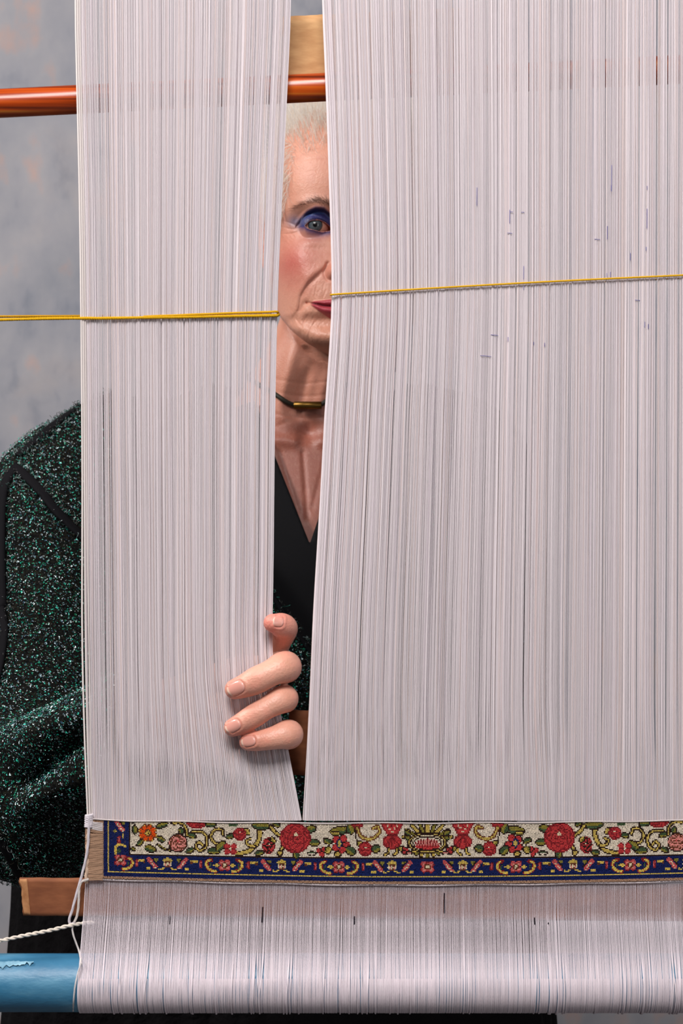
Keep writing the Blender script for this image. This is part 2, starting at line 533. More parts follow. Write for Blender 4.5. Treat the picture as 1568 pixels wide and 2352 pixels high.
cl = curtain('warp_curtain', LL, LR, 256, 'white cotton warp threads gathered in the fingers, narrower curtain at the left', 11, 'R')
cr_ = curtain('warp_curtain', RL, RR, 560, 'wide curtain of white cotton warp threads to the right of the face', 12, 'L')

# faint blue pen marks on the right curtain
def ink_marks():
    r = np.random.default_rng(5)
    spots = [(1170, 483, 30, 'v'), (1170, 536, 5, 'h'), (1174, 487, 3, 'h'), (1202, 612, 30, 'v'), (1202, 658, 8, 'v'), (1404, 380, 60, 'v'), (1403, 426, 12, 'v'),
             (1394, 520, 30, 'v'), (1371, 550, 6, 'h'), (1447, 582, 16, 'v'), (1401, 625, 14, 'v'), (1393, 628, 8, 'v'), (1485, 428, 8, 'v'), (1485, 480, 45, 'v'),
             (1483, 568, 8, 'v'), (1463, 690, 5, 'h'), (1480, 740, 12, 'v'), (1488, 745, 10, 'v'), (1095, 432, 40, 'v'), (1166, 775, 9, 'v'), (1135, 770, 8, 'h'),
             (1225, 786, 6, 'v'), (1250, 788, 8, 'v'), (1115, 818, 12, 'h'), (1200, 488, 3, 'h')]
    for x, y, L, k in spots:
        if k == 'v':
            p = np.array([P(x - 0.01 * t, y + t, WD) for t in np.linspace(0, L, 6)])
        else:
            p = np.array([P(x + t, y + 0.1 * t, WD) for t in np.linspace(-L, L, 6)])
        p[:, 1] = WD - 0.00085
        v, f = capped_tube(p, 0.00018, 5)
        mesh_obj('pen_mark', v, f, M['ink_blue'], cr_)
ink_marks()


def apron():
    """warp below the carpet, over the cord ridge and round the beam"""
    root = empty('warp_apron', tuple(P(195, 2034, WD)))
    tag(root, 'white warp threads running from the carpet down round the blue beam', 'warp threads')
    r = np.random.default_rng(21)
    n = 505
    topx = np.linspace(197, 1757, n) + r.normal(0, 0.15, n)
    botx = np.linspace(186, 1760, n) + r.normal(0, 0.35, n)
    midx = np.linspace(192, 1758, n) + r.normal(0, 0.22, n)
    c = np.array([BEAM_D, CZ + (1176 - BEAM_PY) / FPX * BEAM_D])       # beam centre (y,z)
    TR = 0.00031
    RT = BEAM_R + TR
    rows = []                                                       # (y, z, blend top..mid..bot)
    zt = CZ + (1176 - 2029) / FPX * WD
    zc = CZ + (1176 - 2119) / FPX * WD
    rows.append((WD, zt, 0.0))
    rows.append((WD, zt - 0.006, 0.2))
    rows.append((WD + 0.0004, zc + 0.006, 0.8))
    rows.append((WD - 0.0004, zc + 0.002, 0.95))
    rows.append((WD - 0.0026, zc, 1.0))
    # tangent to the beam
    yo = WD - 0.0026
    dy, dz = yo - c[0], zc - c[1]
    dist = math.hypot(dy, dz)
    a_p = math.atan2(-dy, dz)                                       # angle from up towards the viewer
    a_t = a_p + math.acos(RT / dist)
    ty, tz = c[0] - RT * math.sin(a_t), c[1] + RT * math.cos(a_t)
    for t in (0.25, 0.5, 0.75):
        rows.append((yo + (ty - yo) * t, zc + (tz - zc) * t, 1 + t * 0.6))
    for k, a in enumerate(np.linspace(a_t, math.radians(215), 16)):
        rows.append((c[0] - RT * math.sin(a), c[1] + RT * math.cos(a), 1.6 + 0.4 * min(1, k / 5)))
    rows = np.array(rows); K = len(rows)
    b = rows[:, 2]
    px = np.where(b[None] <= 1, topx[:, None] * (1 - b[None]) + midx[:, None] * b[None], midx[:, None] * (2 - b[None]) + botx[:, None] * (b[None] - 1))
    # loose, slipped threads on the beam
    lift = np.zeros((n, K))
    bsm = sm(1.2, 2.0, b)
    loose = r.random(n) < 0.10
    px += (loose * r.normal(0, 3.5, n))[:, None] * (bsm ** 1.5)[None]
    lift += (loose * r.uniform(0.0003, 0.0008, n))[:, None] * bsm[None]
    zo = np.zeros((n, K)); 
    bowpx = bow(topx)
    yy = np.repeat(rows[:, 0][None], n, 0).copy(); zz = np.repeat(rows[:, 1][None], n, 0).copy()
    zz -= (bowpx[:, None] * np.clip(1 - b, 0, 1)[None]) / FPX * WD
    rel = np.stack([yy - c[0], zz - c[1]], -1); rl = np.linalg.norm(rel, axis=2, keepdims=True)
    rel2 = rel / rl * (rl + lift[..., None])
    on = (b > 1.05)[None]
    yy = np.where(on, c[0] + rel2[..., 0], yy); zz = np.where(on, c[1] + rel2[..., 1], zz)
    pts = np.stack([(px - 784) / FPX * WD, yy, zz], -1)
    rad = np.repeat((TR * 0.93 * r.uniform(0.9, 1.1, n))[:, None], K, 1) * (0.66 + 0.12 * sm(0.85, 1.0, b) + 0.50 * sm(1.15, 1.6, b))[None]
    base = lin((226, 214, 220))
    tint = r.uniform(0.90, 1.04, n)[:, None] * base[None]
    pick = np.zeros(n, bool); pick[::14] = True; pick |= loose & (r.random(n) < 0.5)
    for i in np.where(pick)[0]:
        v, f = tubes(pts[i], rad[i][None] * 1.12, 6)
        mesh_obj('warp_thread', v, f, M['thread'], root, col=np.repeat(tint[i][None], len(v), 0))
    v, f = tubes(pts[~pick], rad[~pick], 5)
    o = mesh_obj('fine_threads', v, f, M['thread'], root, col=np.repeat(tint[~pick], K * 5, 0))
    tag(o, kind='stuff')
    # second set of threads wound on the beam under the first
    a = np.linspace(math.radians(70), math.radians(218), 16)
    n2 = 500
    x2 = np.linspace(190, 1759, n2) + r.normal(0, 0.3, n2)
    q = np.stack([np.broadcast_to(((x2 - 784) / FPX * WD)[:, None], (n2, 16)), np.broadcast_to((c[0] - (BEAM_R + 0.0001) * np.sin(a))[None], (n2, 16)),
                  np.broadcast_to((c[1] + (BEAM_R + 0.0001) * np.cos(a))[None], (n2, 16))], -1)
    v, f = tubes(q, np.full((n2, 16), TR * 0.85), 5)
    o = mesh_obj('wound_threads', v, f, M['thread'], root, col=np.repeat((base * 0.93)[None], len(v), 0))
    tag(o, kind='stuff')
    # pen ticks
    for x, y0, y1 in [(390, 2104, 2120), (603, 2084, 2122), (813, 2105, 2124), (1020, 2052, 2096), (1227, 2108, 2124), (1258, 2118, 2150)]:
        p = np.array([P(x, y, WD) for y in np.linspace(y0, y1, 5)])
        p[:, 1] = WD - 0.0004 - 0.0024 * sm(2105, 2120, np.linspace(y0, y1, 5))
        v, f = capped_tube(p, 0.00036, 6)
        mesh_obj('pen_mark', v, f, M['ink'], root)
    return root


apron()

# ---------------------------------------------------------------- carpet
COLS = dict(cream=(226, 212, 192), navy=(28, 38, 90), dark=(48, 30, 26), red=(196, 62, 64), dred=(138, 38, 44), pink=(222, 142, 132), olive=(146, 134, 58),
            green=(72, 92, 62), gold=(206, 178, 92), orange=(228, 84, 26), yellow=(222, 190, 92), tan=(168, 132, 108), white=(228, 212, 178), brown=(112, 62, 42),
            rose=(206, 92, 92))


def carpet():
    cs = 3.05
    x0, x1, y0, y1 = 196.0, 1766.0, 1889.0, 2031.0
    nx, ny = int((x1 - x0) / cs), int((y1 - y0) / cs)
    gx = x0 + (np.arange(nx) + 0.5) * cs
    gy = y0 + (np.arange(ny) + 0.5) * cs
    X, Y = np.meshgrid(gx, gy)
    MID = 981.0
    XM = np.where(X > MID, 2 * MID - X, X)          # the pattern is mirrored about its middle
    G = np.zeros((ny, nx, 3))
    r = np.random.default_rng(3)

    def put(mask, c): G[mask] = lin(COLS[c])
    def ell(cx, cy, rx, ry, ang=0.0):
        ca, sa = math.cos(ang), math.sin(ang)
        u = (XM - cx) * ca + (Y - cy) * sa; v = -(XM - cx) * sa + (Y - cy) * ca
        return (u / rx) ** 2 + (v / ry) ** 2 <= 1
    def disc(cx, cy, rx, ry, c, out='dark', ang=0.0, o=3.0):
        if out: put(ell(cx, cy, rx + o, ry + o, ang), out)
        put(ell(cx, cy, rx, ry, ang), c)
    def seg(pts, w):
        m = np.zeros(X.shape, bool)
        pts = spline(pts, 40)
        for a, b in zip(pts[:-1], pts[1:]):
            d = b - a; L2 = (d ** 2).sum() + 1e-9
            t = np.clip(((XM - a[0]) * d[0] + (Y - a[1]) * d[1]) / L2, 0, 1)
            m |= np.hypot(XM - a[0] - t * d[0], Y - a[1] - t * d[1]) <= w
        return m
    def scroll(pts, c='gold', w=1.8, o=2.9, out='dark'):
        put(seg(pts, w + o), out); put(seg(pts, w), c)
    def line(pts, c='dark', w=1.5): put(seg(pts, w), c)
    def leaf(cx, cy, L, wd, ang, c1='olive', c2='green', out='dark'):
        disc(cx, cy, L, wd, c1, out if out else None, ang, 2.6)
        ca, sa = math.cos(ang), math.sin(ang)
        v = -(XM - cx) * sa + (Y - cy) * ca
        put(ell(cx, cy, L, wd, ang) & (v > wd * 0.15), c2)
    def rose(cx, cy, R, c='red', line_c='dred', ry=None):
        ry = ry or R
        disc(cx, cy, R, ry, c, 'dred' if c != 'pink' else 'dark', 0, 2.6)
        k = max(3, int(R / 5))
        for q in range(k):
            rr = R * (q + 0.6) / k
            a = np.arctan2((Y - cy) / ry * R, XM - cx); d = np.hypot(XM - cx, (Y - cy) / ry * R)
            wob = rr + 2.4 * np.sin(a * (3 + q) + q * 1.9)
            put((np.abs(d - wob) < 1.6) & ell(cx, cy, R, ry) & (np.sin(a * 2.5 + q * 2) > -0.55), line_c)
        put(ell(cx + 1, cy - ry * 0.25, max(2.2, R * 0.14), max(2.2, ry * 0.14)), 'white' if c != 'pink' else 'rose')

    # ---- field and borders
    put(X > -1, 'cream')
    side = XM < 299
    bord = (Y > 1971) | side
    put(bord, 'navy')
    put((np.abs(Y - 1970.5) < 1.7) & (XM > 297), 'dark')
    put((np.abs(XM - 299) < 1.6) & (Y < 1971), 'dark')
    put((np.abs(Y - 2012) < 1.6) & (XM > 247), 'gold')
    put((np.abs(XM - 249) < 1.6) & (Y < 2013), 'gold')
    put((XM < 239) | (Y > 2022.5), 'tan')

    # ---- field ornament (left half; the right half mirrors it)
    for a, b in [(306, 1894), (312, 1891), (318, 1895), (322, 1891), (310, 1898)]: put(ell(a, b, 2, 2), 'dark')
    leaf(310, 1910, 9, 5, 1.4); leaf(372, 1898, 13, 5, -0.3); leaf(346, 1955, 12, 7, 0.3); leaf(370, 1931, 9, 5, 0.5); leaf(307, 1957, 4, 3, 0.8)
    leaf(322, 1941, 9, 4, 2.3)
    for k in range(8):
        a = k * math.pi / 4 + 0.3
        disc(340 + 15 * math.cos(a), 1917 + 15 * math.sin(a), 5.4, 5.4, 'orange', 'brown', 0, 2.2)
        put(ell(340 + 20 * math.cos(a), 1917 + 20 * math.sin(a), 2, 2), 'yellow')
    disc(340, 1917, 12, 12, 'orange', None); disc(340, 1917, 5.5, 5.5, 'yellow', 'brown'); put(ell(340, 1917, 2, 2), 'dark')
    line([(362, 1944), (376, 1954), (391, 1958)], 'dark', 3.2); line([(364, 1944), (378, 1954), (391, 1957)], 'olive', 1.0)
    scroll([(397, 1892), (418, 1893), (428, 1906), (430, 1922)])
    leaf(416, 1911, 7, 5, 1.2, 'green', 'olive'); leaf(441, 1922, 9, 5, 0.2, 'green', 'olive'); leaf(437, 1957, 9, 5, -0.5, 'green', 'olive')
    rose(409, 1940, 20, 'pink', 'brown')
    rose(452, 1889, 22, 'red', 'dred', 13)
    scroll([(442, 1912), (462, 1912), (475, 1924), (474, 1946), (459, 1957), (450, 1946), (458, 1937), (466, 1944)])
    leaf(484, 1894, 12, 6, 0.1)
    scroll([(513, 1917), (509, 1906), (496, 1906), (485, 1920), (491, 1936), (503, 1941)])
    leaf(492, 1957, 14, 7, 0.0, 'green', 'olive'); leaf(508, 1945, 13, 7, -0.8, 'olive', 'green')
    leaf(528, 1922, 8, 5, -0.2, 'green', 'olive'); leaf(567, 1910, 8, 5, 1.0, 'gold', 'olive')
    rose(551, 1916, 13)
    put(ell(536, 1895, 10, 4), 'green')
    scroll([(590, 1893), (597, 1912), (593, 1932), (578, 1952), (556, 1961), (536, 1960)], 'gold', 3.6, 2.6)
    scroll([(584, 1944), (572, 1943), (566, 1933), (574, 1927)], 'gold', 1.8)
    for dx, dy in [(-8, -5), (8, -5), (-7, 7), (8, 7)]: disc(529 + dx, 1951 + dy, 6, 5.5, 'red', 'dred', 0, 1.6)
    put(ell(529, 1951, 2.8, 2.8), 'white')
    leaf(600, 1896, 20, 8, 0.05)
    scroll([(622, 1898), (632, 1911), (646, 1922), (651, 1938), (645, 1954)], 'gold', 2.6); disc(643, 1960, 5, 4.5, 'gold')
    leaf(596, 1960, 9, 5, -0.3, 'green', 'olive')
    rose(617, 1943, 12, 'red', 'dark', 17); leaf(627, 1929, 6, 4, 1.0, 'gold', 'olive')
    leaf(635, 1893, 8, 4, 0.4, 'green', 'olive'); leaf(712, 1903, 13, 7, -0.2); leaf(720, 1934, 12, 7, 0.1, 'green', 'olive'); leaf(680, 1963, 8, 6, 1.3, 'green', 'olive')
    rose(678, 1924, 33)
    for dx, dy in [(-6, -3), (5, -6), (1, 6)]: disc(738 + dx, 1956 + dy, 5, 5, 'red', 'dark', 0, 1.6)
    leaf(753, 1952, 8, 6, 2.2, 'gold', 'olive'); leaf(716, 1960, 8, 4, 0.0, 'green', 'cream'); leaf(752, 1931, 9, 5, 0.4, 'green', 'olive')
    leaf(780, 1906, 22, 8, -0.15); leaf(804, 1903, 10, 8, 1.2); leaf(770, 1913, 9, 4, 0.0, 'gold', 'olive')
    rose(820, 1890, 12, 'red', 'dred', 9)
    for a in (0.2, 1.35, 2.5, 3.9, 5.2): disc(782 + 13 * math.cos(a), 1937 + 14 * math.sin(a), 8, 8, 'red', 'dark', 0, 1.8)
    disc(779, 1936, 4.2, 7.5, 'gold', 'navy'); leaf(805, 1953, 11, 8, 0.6, 'green', 'olive'); disc(775, 1961, 6, 4.5, 'gold')
    scroll([(820, 1900), (828, 1918), (843, 1926), (860, 1922), (871, 1909), (866, 1897), (857, 1901)], 'gold', 2.2, 2.6, 'brown')
    line([(816, 1905), (819, 1930), (824, 1944)], 'dark', 1.5); leaf(827, 1937, 7, 5, 1.0, 'gold', 'olive')
    rose(839, 1949, 14); leaf(863, 1948, 9, 8, -0.4, 'green', 'olive')
    # paired hourglass flower
    put((np.abs(XM - 900) < 27 - (Y - 1889) * 0.55) & (Y < 1916), 'dred')
    put((np.abs(XM - 900) < 24 - (Y - 1889) * 0.55) & (Y < 1914), 'red')
    for a, b in [(894, 1903), (906, 1901), (900, 1908), (890, 1895), (911, 1895)]: put(ell(a, b, 2.4, 2), 'white')
    for a, b in [(889, 1900), (912, 1901), (900, 1896)]: put(ell(a, b, 2, 3), 'dred')
    disc(900, 1932, 19, 14, 'red', 'dred')
    for a in range(5): line([(900, 1920), (888 + a * 6, 1934), (886 + a * 7, 1942)], 'dred', 1.3)
    for sx in (-8, 12): scroll([(900 + sx, 1948), (899 + sx, 1957), (892 + sx, 1962)], 'yellow', 1.8, 2.2)
    for dx, dy in [(-4, -3), (4, 0), (-1, 5)]: disc(929 + dx, 1951 + dy, 4.6, 4.6, 'red', 'dark', 0, 1.6)
    leaf(940, 1958, 6, 3, 0, 'pink', 'cream'); leaf(919, 1948, 5, 3, 1.2, 'gold', 'olive')
    # palmette in the middle
    cx = MID - 1
    for k in range(-4, 5):
        a = k * 0.33
        ex, ey = cx + 56 * math.sin(a), 1933 - 50 * math.cos(a)
        scroll([(cx + 20 * math.sin(a), 1930 - 14 * math.cos(a)), (ex, ey)], 'olive' if k % 2 else 'gold', 3.0, 2.2)
    leaf(940, 1925, 9, 5, 0.3); leaf(944, 1940, 8, 5, -0.3); leaf(936, 1912, 8, 4, 0.6)
    for k in range(-3, 4):
        a = k * 0.42
        scroll([(cx + 10 * math.sin(a), 1948), (cx + 34 * math.sin(a), 1950 + 15 * math.cos(a))], 'yellow' if k % 2 else 'olive', 2.6, 2.0)
    disc(cx, 1934, 42, 22, 'gold', 'dark'); disc(cx, 1934, 36, 17.5, 'white', 'dark'); disc(cx, 1935, 30, 13.5, 'cream', 'dark')
    put(ell(cx, 1942, 28, 7), 'red'); put(ell(cx, 1936, 24, 9), 'pink')
    for k in range(-4, 5): put((np.abs(XM - cx - k * 6 * (1.25 - (Y - 1925) / 60)) < 1.6) & ell(cx, 1936, 27, 12), 'dred')
    put(ell(cx, 1943, 18, 4.5) & ((np.round(X / cs) + np.round(Y / cs)) % 2 == 0), 'red')

    # ---- blue border ornament
    def bflower(x, y=1991, arms=True):
        for a in range(4): disc(x + 9 * math.cos(a * math.pi / 2 + .785), y + 9 * math.sin(a * math.pi / 2 + .785), 6, 6, 'rose', 'dred', 0, 1.4)
        for a in range(4): put(ell(x + 8 * math.cos(a * math.pi / 2 + .785), y + 8 * math.sin(a * math.pi / 2 + .785), 2.6, 2.6), 'pink')
        disc(x, y, 3.6, 3.6, 'white', 'brown')
        if arms:
            for s_ in (-1, 1): put((np.abs(Y - y) < 5 - np.abs(XM - x - s_ * 19) * 0.6) & (np.abs(XM - x - s_ * 19) < 7), 'yellow')
    def bracket(x, s_, y=1991):
        line([(x - s_ * 10, y - 13), (x, y - 8), (x + s_ * 0, y + 4), (x - s_ * 8, y + 12), (x - s_ * 20, y + 15)], 'dred', 4.2)
        line([(x - s_ * 6, y - 12), (x + s_ * 1, y - 7), (x + s_ * 1, y + 3), (x - s_ * 8, y + 12), (x - s_ * 20, y + 14)], 'yellow', 2.6)
        line([(x - s_ * 8, y - 4), (x - s_ * 6, y + 5)], 'green', 1.5)
    def redbit(x, y=1989):
        put(ell(x, y - 4, 4, 4.5), 'dred'); put(ell(x, y + 5, 4, 6), 'dred'); put(ell(x, y - 3, 2.5, 2.5), 'rose'); put(ell(x, y + 4, 2, 3), 'rose')
    def tick(x, s_, y=1983):
        put((np.abs(XM - x) < 8) & (np.abs(Y - y) < 2.6), 'yellow'); put((np.abs(XM - x - s_ * 6) < 2) & (np.abs(Y - y - 4) < 2.6), 'brown')
    def slant(x, s_, y=1989):
        for t in range(-2, 3): put(ell(x + s_ * t * 3.6, y + t * 4.6, 5.6, 4.6), 'rose')
        for t in (-1, 0, 1, 2): put(ell(x + s_ * t * 3.6, y + t * 5 + 1, 2.0, 2.2), 'white')
        put(ell(x + s_ * 8, y - 8, 5.5, 4.5), 'olive'); line([(x + s_ * 2, y - 10), (x + s_ * 12, y + 3)], 'dark', 1.4)
        put((np.abs(XM - x + s_ * 10) < 5) & (np.abs(Y - y - 13) < 2.4), 'yellow')
    def crown(x, y=1989):
        put(ell(x, y - 7, 11, 6.5), 'gold'); put(ell(x, y - 9, 4, 2.2), 'yellow')
        put((np.abs(XM - x) < 10 - np.abs(Y - y - 2) * 0.6) & (np.abs(Y - y - 3) < 7), 'brown')
        for k in (-8, 0, 8): put(ell(x + k, y + 2, 2.2, 4.4), 'white')
        for k in (-4, 4): put(ell(x + k, y + 4, 2, 4), 'pink')
        for s_ in (-1, 1): line([(x + s_ * 6, y + 10), (x + s_ * 14, y + 14), (x + s_ * 19, y + 13)], 'yellow', 1.8)

    bflower(277, 1984, False)
    for x, s_ in [(303, 1), (476, -1), (555, 1), (738, -1), (819, 1)]: bracket(x, s_)
    bflower(516); bflower(778); bflower(979, 1990, False)
    for x in (315, 461, 570, 724, 834): redbit(x)
    for x, s_ in [(325, 1), (446, -1), (583, 1), (708, -1), (847, 1)]: tick(x, s_)
    for x, s_ in [(350, 1), (420, -1), (611, 1), (683, -1), (868, 1), (934, -1)]: slant(x, s_)
    for x in (385, 647, 900): crown(x)
    # upright border
    slant(275, 1, 1902); redbit(274, 1934); line([(284, 1920), (282, 1930)], 'yellow', 2.0)
    line([(288, 1950), (276, 1946), (266, 1954), (266, 1968)], 'yellow', 2.6); put(ell(274, 1962, 4, 5), 'green')
    put(ell(264, 1915, 3, 5), 'olive')

    # knots: wool shade varies row by row and knot by knot
    G *= r.uniform(0.80, 1.12, G.shape[:2])[..., None]
    G *= r.uniform(0.93, 1.06, (ny, 1))[..., None]
    tanm = (XM < 239)
    keep = np.ones(X.shape, bool)
    # geometry: one raised bead per knot
    bx = bow(gx)
    zpx = Y + bx[None]
    stretch_top = (bow_top(gx) - (1889 + bx))[None] * (1 - (Y - y0) / (y1 - y0))
    zpx = zpx + stretch_top
    jx = r.normal(0, 0.25, X.shape); 
    d_top = WD - 0.0021 + r.normal(0, 0.00012, X.shape)
    hx, hz = cs * 0.5 / FPX * WD, cs * 0.5 / FPX * WD
    cxw = (X + jx - 784) / FPX * WD; czw = CZ + (1176 - zpx) / FPX * WD
    corners = [(-1, -1), (1, -1), (1, 1), (-1, 1)]
    V = np.zeros((ny, nx, 8, 3))
    for k, (a, b) in enumerate(corners):
        V[:, :, k] = np.stack([cxw + a * hx, np.full(X.shape, WD - 0.0012), czw + b * hz], -1)
        V[:, :, 4 + k] = np.stack([cxw + a * hx * 0.74, d_top, czw + b * hz * 0.72], -1)
    base = (np.arange(ny * nx) * 8)[:, None]
    quads = [np.array([4, 5, 6, 7])] + [np.array([k, (k + 1) % 4, 4 + (k + 1) % 4, 4 + k]) for k in range(4)]
    F = np.vstack([base + q[None] for q in quads])
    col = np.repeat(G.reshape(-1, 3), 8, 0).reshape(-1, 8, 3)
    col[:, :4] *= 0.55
    root = empty('carpet', tuple(P(205, 2030, WD)))
    tag(root, 'half-woven floral carpet strip with cream field and navy border', 'carpet')
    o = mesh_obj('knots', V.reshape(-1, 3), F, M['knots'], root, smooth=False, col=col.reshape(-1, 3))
    tag(o, kind='stuff')
    # backing cloth behind the knots
    nb = 90
    xs = np.linspace(x0, x1, nb)
    bt = np.array([P(x, bow_top(x), WD) for x in xs]); bb_ = np.array([P(x, 2031 + bow(x), WD) for x in xs])
    bt[:, 1] = bb_[:, 1] = WD - 0.0011
    back_t = bt.copy(); back_b = bb_.copy(); back_t[:, 1] += 0.0025; back_b[:, 1] += 0.0025
    v = np.vstack([bt, bb_, back_t, back_b])
    i = np.arange(nb - 1)
    f = np.vstack([np.stack([i, i + nb, i + nb + 1, i + 1], -1), np.stack([i + 2 * nb, i + 2 * nb + 1, i + 3 * nb + 1, i + 3 * nb], -1),
                   np.stack([i, i + 1, i + 2 * nb + 1, i + 2 * nb], -1), np.stack([i + nb, i + 3 * nb, i + 3 * nb + 1, i + nb + 1], -1)])
    mesh_obj('backing', v, f, M['string'], root, col=np.repeat(lin((120, 92, 74))[None], len(v), 0))
    # weft rows of the plain woven margin at the left
    rows = []
    for k in range(42):
        py = 1898 + k * 3.15
        n_ = 9
        p = np.array([P(203 + t * 34 / (n_ - 1), py - 8 + 0.35 * math.sin(k * 1.7 + t * 0.8) - (6 * (1 - t / n_) ** 2 if k < 8 else 0), WD) for t in range(n_)])
        p[:, 1] = WD - 0.0024
        rows.append(p)
    v, f = tubes(np.array(rows), np.full((42, 9), 0.00034), 5, side=(0, 1, 0))
    cc = np.repeat((lin((178, 142, 116)) * r.uniform(0.8, 1.15, 42)[:, None]), 45, 0)
    cc[:45 * 6] = lin((206, 196, 196))
    o = mesh_obj('weft_rows', v, f, M['string'], root, col=cc)
    tag(o, kind='stuff')
    # bound selvedge cord: a wrapped tan cord down the left edge
    t = np.linspace(0, 1, 60)
    p = np.array([P(204 - 5 * q + 1.2 * math.sin(q * 40), 1884 + 140 * q, WD) for q in t]); p[:, 1] = WD - 0.0022
    rr = 0.0010 * (1 + 0.16 * np.sin(t * 190))
    v, f = capped_tube(p, rr, 8)
    cc = np.where(np.sin(v[:, 2:3] * 9000) > 0, 1.0, 0.82) * lin((200, 172, 150))[None]
    mesh_obj('selvedge', v, f, M['string'], root, col=cc)
    # white twined edge under the carpet: beads along the lower border
    for name, yy, rad_, cc_, amp, dd in [('twined_edge', 2032.0, 0.00034, (214, 202, 204), 0.7, -0.0010), ('top_weft', 0, 0.00030, (196, 186, 184), 0.3, -0.0024)]:
        xs = np.linspace(199, 1758, 1100)
        base_y = (yy + bow(xs)) if yy else (bow_top(xs) - 1.0)
        ph = xs * 2 * math.pi / 6.1
        parts = []
        for s_ in (0, math.pi):
            p = np.stack([(xs - 784) / FPX * WD, WD + dd + 0.00025 * np.cos(ph + s_), CZ + (1176 - base_y - amp * 2 * np.sin(ph + s_) - 0.9 * np.sin(xs / 37)) / FPX * WD], -1)
            parts.append(tubes(p, rad_, 5, side=(0, 0, 1)))
        v, f = join(parts)
        mesh_obj(name, v, f, M['string'], root, col=np.repeat(lin(cc_)[None], len(v), 0))


carpet()

# ---------------------------------------------------------------- yarns and strings
def twisted(name, pts, r_, col, turns_per_m, mat, ply=3, spread=0.34, parent=None, n=260, ns=6, noisec=0.12):
    p = spline(pts, n)
    seg_ = np.concatenate([[0], np.cumsum(np.linalg.norm(np.diff(p, axis=0), axis=1))])
    t = np.gradient(p, axis=0); t /= np.linalg.norm(t, axis=1, keepdims=True)
    s = np.cross(t, np.array([0.05, 0.9, 0.3])); s /= np.linalg.norm(s, axis=1, keepdims=True)
    nn = np.cross(t, s)
    parts, cols = [], []
    for k in range(ply):
        a = seg_ * turns_per_m * 2 * math.pi + k * 2 * math.pi / ply
        q = p + r_ * spread * (np.cos(a)[:, None] * s + np.sin(a)[:, None] * nn)
        v, f = capped_tube(q, r_ * (0.84 if ply > 1 else 1.0), ns)
        parts.append((v, f)); cols.append(lin(col)[None] * rng.uniform(1 - noisec, 1 + noisec * 0.4, len(v))[:, None])
    v, f = join(parts)
    return mesh_obj(name, v, f, mat, parent, col=np.vstack(cols))


